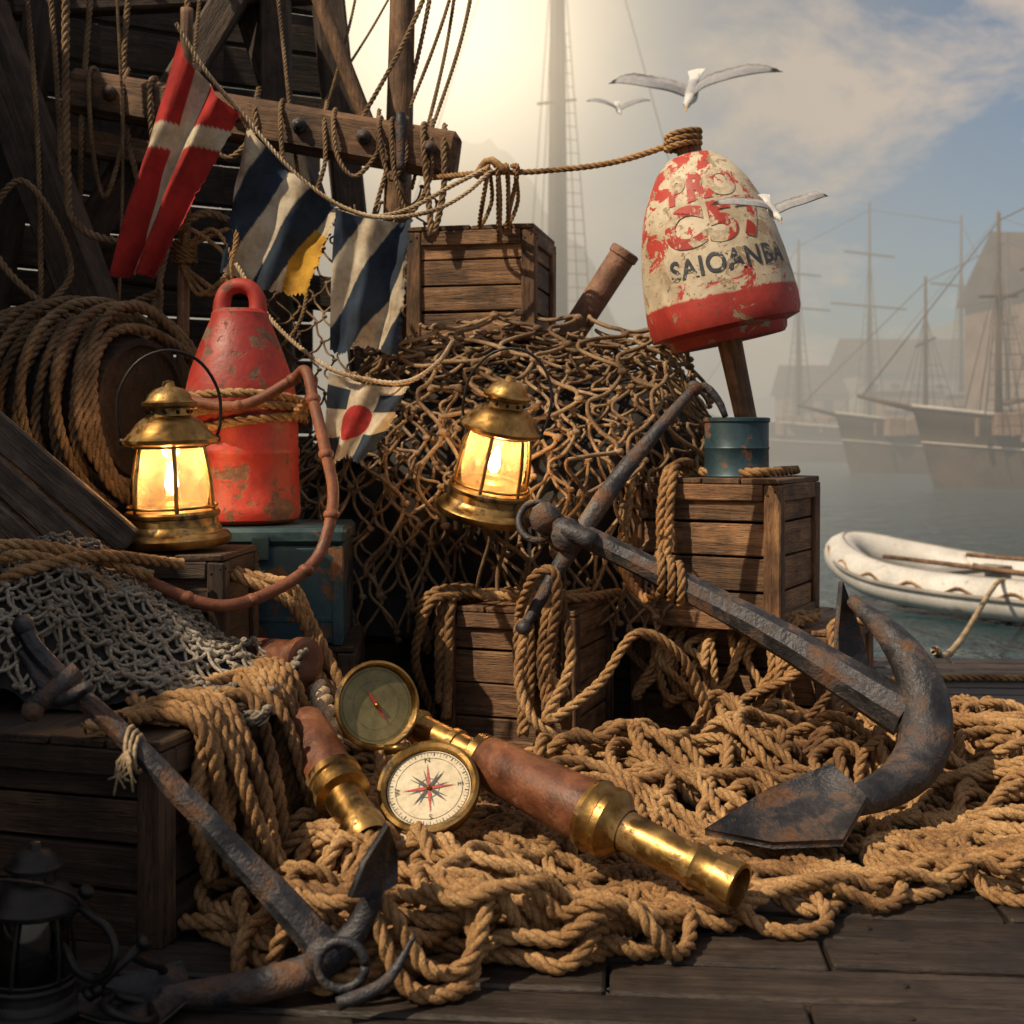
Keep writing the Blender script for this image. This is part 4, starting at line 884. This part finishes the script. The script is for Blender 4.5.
# ------------------------------------------------------------ harbour ships
M_h1=generic('ship_hull_paint',[(.3,(.04,.026,.017)),(.7,(.11,.075,.052))],.6,(.6,.8),src='world',fine=8,bs_=.5,bd=.05)
M_h2=generic('ship_cabin_paint',[(.3,(.16,.09,.055)),(.7,(.30,.20,.14))],.8,(.6,.8),src='world',fine=8)
M_hw=generic('ship_trim_paint',[(.3,(.35,.32,.28)),(.7,(.5,.46,.4))],.8,(.6,.8),src='world',fine=8)
M_sail=generic('tan_sail',[(.3,(.13,.085,.055)),(.7,(.24,.165,.11))],.5,(.8,.9),src='world',fine=8)
M_dark=generic('dark_opening',[(.3,(.01,.01,.012)),(.7,(.02,.02,.025))],1,(.2,.3),src='world')
def ship(loc,rz,s,masts,L=16,sail=False,cab=True,name='sailing_ship',mr=1.0):
    e=empty(name,loc,(0,0,R_(rz)),s); V=[];F=[];n=24; rows=6
    for i in range(n+1):
        t=i/n; x=-L/2+L*t
        bw=max(.05,2.0*min(1,(t/.35)**.6)*(1-.35*max(0,(t-.7)/.3))); sh=1.75+1.0*(1-t)**3*1.0+.5*max(0,t-.6)**1.5*2
        for sd in(-1,1):
            for k in range(rows): 
                q=k/(rows-1); V.append((x-(.8*q if t==0 else .8*q*(1-t)**8),sd*bw*(.55+.45*q**.6),-.3+(sh+.3)*q))
    W_=2*rows
    for i in range(n):
        for sd in range(2):
            for k in range(rows-1): a=i*W_+sd*rows+k; F.append((a,a+1,a+W_+1,a+W_))
        a=i*W_; F.append((a+rows-2,a+W_+rows-2,a+W_+2*rows-2,a+2*rows-2))
    a=n*W_; 
    for k in range(rows-1): F.append((a+k,a+k+1,a+rows+k+1,a+rows+k))
    mesh_obj('hull',V,F,M_h1,e,True)
    A=Acc()
    for sd in(0,1):
        for k in(rows-1,rows-3): A.tube([tuple(np.array(V[i*W_+sd*rows+k])*[1,1.03,1]) for i in range(n+1)],.07 if k==rows-1 else .035,6,.6)
    A.obj('rails',M_hw,e)
    B=Boxes(); D=Boxes()
    if cab:
        for (x,lx,ly,h) in((1.5,3.2,2.2,1.3),(5.2,3.8,2.6,2.2),(-3.2,1.8,1.6,.9)):
            B.add((lx,ly,h),(x,0,1.6+h/2),bev=.05); B.add((lx+.4,ly+.4,.12),(x,0,1.66+h),bev=.03)
            for k in range(int(lx/.8)): D.add((.42,.04,.42),(x-lx/2+.5+k*.8,-ly/2-.015,1.6+h*.62),bev=.01)
        for k in range(14): B.add((.12,.12,.6),(-7+k*1.1,-1.75+.4*(k<3),2.0),bev=.02)
        for k in range(16): B.add((random.uniform(.3,.9),.6,random.uniform(.4,1.3)),(-6+k*.8,-1.1,2.1),bev=.04)
        D.obj('windows',M_dark,e)
        B.obj('deckhouses',M_h2,e)
    A=Acc(); A.tube([(-L/2+.2,0,2.4),(-L/2-2.6,0,3.1)],[.12,.06],8,smooth=False)
    for x,h,yards in masts:
        A.tube([(x,0,1),(x,0,h)],[.15*mr,.06*mr],8,smooth=False)
        for zy,ly,ti in yards: A.tube([(x-ly*.35,-ly/2*.8,zy-ti),(x+ly*.35,ly/2*.8,zy+ti)],.06,6,smooth=False)
        if sail: A.tube([(x,0,2.8),(x+4.2,0,3.4)],.08,6,smooth=False); A.tube([(x,0,h*.68),(x+3.6,0,h*.86)],.07,6,smooth=False)
    A.obj('spars',M_h1,e)
    A=Acc(); px=-L/2-2.5; pz=3.0
    for x,h,yards in masts:
        A.tube([(px,0,pz),(x,0,h*.97)],.022,4,smooth=False)
        for dx in(-.9,-.3,.3,.9):
            for sd in(-1,1): A.tube([(x,0,h*.8),(x+dx,sd*1.8,1.8)],.022,4,smooth=False)
        for zz in np.arange(2.4,h*.6,.5):
            f=1-(zz-1.8)/(h*.8-1.8); A.tube([(x-.9*f,-1.8*f,zz),(x+.9*f,-1.8*f,zz)],.015,4,smooth=False)
        px,pz=x,h*.97
    A.tube([(px,0,pz),(L/2,0,2.3)],.022,4,smooth=False); A.obj('rigging',M_h1,e)
    if sail:
        x,h,_=masts[sail-1]; V=[];F=[]
        for j in range(9):
            for i in range(9):
                u,v=i/8,j/8; V.append((x+.1+u*(3.9*(1-v)+3.5*v),.35*math.sin(u*3.1)*math.sin(v*3.1)+.1*math.sin(u*9),(2.95+.55*u)*(1-v)+(h*.68+h*.17*u)*v))
        for j in range(8):
            for i in range(8): k=j*9+i; F.append((k,k+1,k+10,k+9))
        mesh_obj('sail',V,F,M_sail,e,True)
    return e
ship((22.2,42,-.6),-7,1.0,[(-6.0,9.2,[(6.4,2.4,.1)]),(-4.4,10,[(7.6,3.6,.5)]),(3.5,11,[(8,4,.2)])],sail=2)
ship((27,92,-.6),-15,1.25,[(-5,13,[(9,5,0),(11,3.5,0)]),(-1,15,[(9,6,0),(12,4,0)]),(4,14,[(10,5,0)])],L=18)
ship((38,100,-.6),170,1.4,[(-5,12,[(8,5,.5)]),(0,14,[(9,5,.5)])],L=18)
ship((24,62,-.6),8,1.05,[(-4,9,[(6,3,.3)]),(0,11,[(7,4,.4)]),(3.5,9.5,[(6.5,3,.3)])],L=15)
ship((3.4,58,-.6),20,1.2,[(-1.2,28,[(14,4,.6)])],L=13,cab=False,mr=3.2)
def building(name,loc,rz,w_,d,h,roof,mat,fl=2):
    e=empty(name,loc,(0,0,R_(rz))); B=Boxes(); B.add((w_,d,h),(0,0,h/2),bev=.05); B.obj('walls',mat,e)
    V=[(-w_/2-.4,-d/2-.4,h),(w_/2+.4,-d/2-.4,h),(w_/2+.4,d/2+.4,h),(-w_/2-.4,d/2+.4,h),(-w_/2-.4,0,h+roof),(w_/2+.4,0,h+roof)]
    mesh_obj('roof',V,[(0,1,5,4),(2,3,4,5),(0,4,3),(1,2,5),(0,3,2,1)],M_h1,e)
    B=Boxes()
    for f in range(fl):
        for k in range(int(w_/2.2)): B.add((.9,.12,1.2),(-w_/2+1.4+k*2.2,-d/2-.02,h/fl*(f+.5)),bev=.02)
    B.obj('windows',M_dark,e)
M_st=generic('warehouse_stone',[(.3,(.22,.18,.14)),(.7,(.34,.29,.24))],.4,(.8,.9),src='world',fine=4)
B=Boxes()
e=empty('quay'); B.add((70,14,1.6),(50,130,-.1),bev=.1)
for k in range(22): B.add((.5,.5,2.6),(17+k*3,122.6,-.2),bev=.05)
B.obj('quay_wall',M_st,e)
building('warehouse',(40,128,.6),4,14,9,7,3.5,M_st); building('warehouse',(56,130,.6),-3,15,10,11,4,M_h2,3); building('warehouse',(32,130,.6),0,9,8,5,3,M_h2)
building('warehouse',(34,72,-.2),6,14,8,9,3.8,M_h2,3)
e=empty('jetty'); B=Boxes(); B.add((16,2,.2),(26,54,.3),bev=.03)
for k in range(9): B.add((.3,.3,2.4),(18.5+k*1.9,53,-.3),bev=.03); B.add((.14,.14,.9),(18.5+k*1.9,53,.8),bev=.03)
B.add((16,.1,.1),(26,53,1.2)); B.obj('deck_and_posts',M_h1,e)
def hill(name,prof,Y,depth,mat):
    V=[];F=[];K=8
    P=spline(np.array([(x,z,0) for x,z in prof]),n=140)
    for i in range(140):
        for k in range(K+1):
            t=k/K; x,z=P[i][0],P[i][1]; f=math.sin(t*math.pi/2)**.6; nz=noise.noise(Vector((x*.15,t*3,Y)))*1.0+noise.noise(Vector((x*.6,t*8,Y)))*.5+noise.noise(Vector((x*1.7,t*20,Y)))*.35
            V.append((x,Y+depth*t,-1+(z+1)*f+nz*(z*.07+.3)*t))
    for i in range(139):
        for k in range(K): a=i*(K+1)+k; F.append((a,a+K+1,a+K+2,a+1))
    mesh_obj(name,V,F,mat,None,True)
M_hill=generic('rocky_hill',[(.3,(.07,.065,.045)),(.7,(.17,.14,.10))],.12,(.8,.95),src='world',fine=1.2,bs_=.9,bd=.6)
hill('hill',[(-50,22),(-20,21),(-6,18),(-3,19.5),(-.6,19.3),(1.2,17.5),(2.4,15),(3.8,14.2),(5.2,12.2),(6.3,9),(8,6.5),(10,3.4),(13.5,.2),(15,-.9)],72,9,M_hill)
hill('hill',[(15,-.9),(30,4),(50,10),(65,17),(85,24),(110,30),(150,34)],190,50,M_hill)
hill('hill',[(-120,20),(-40,14),(0,9),(40,6),(80,8),(160,16)],330,60,M_hill)
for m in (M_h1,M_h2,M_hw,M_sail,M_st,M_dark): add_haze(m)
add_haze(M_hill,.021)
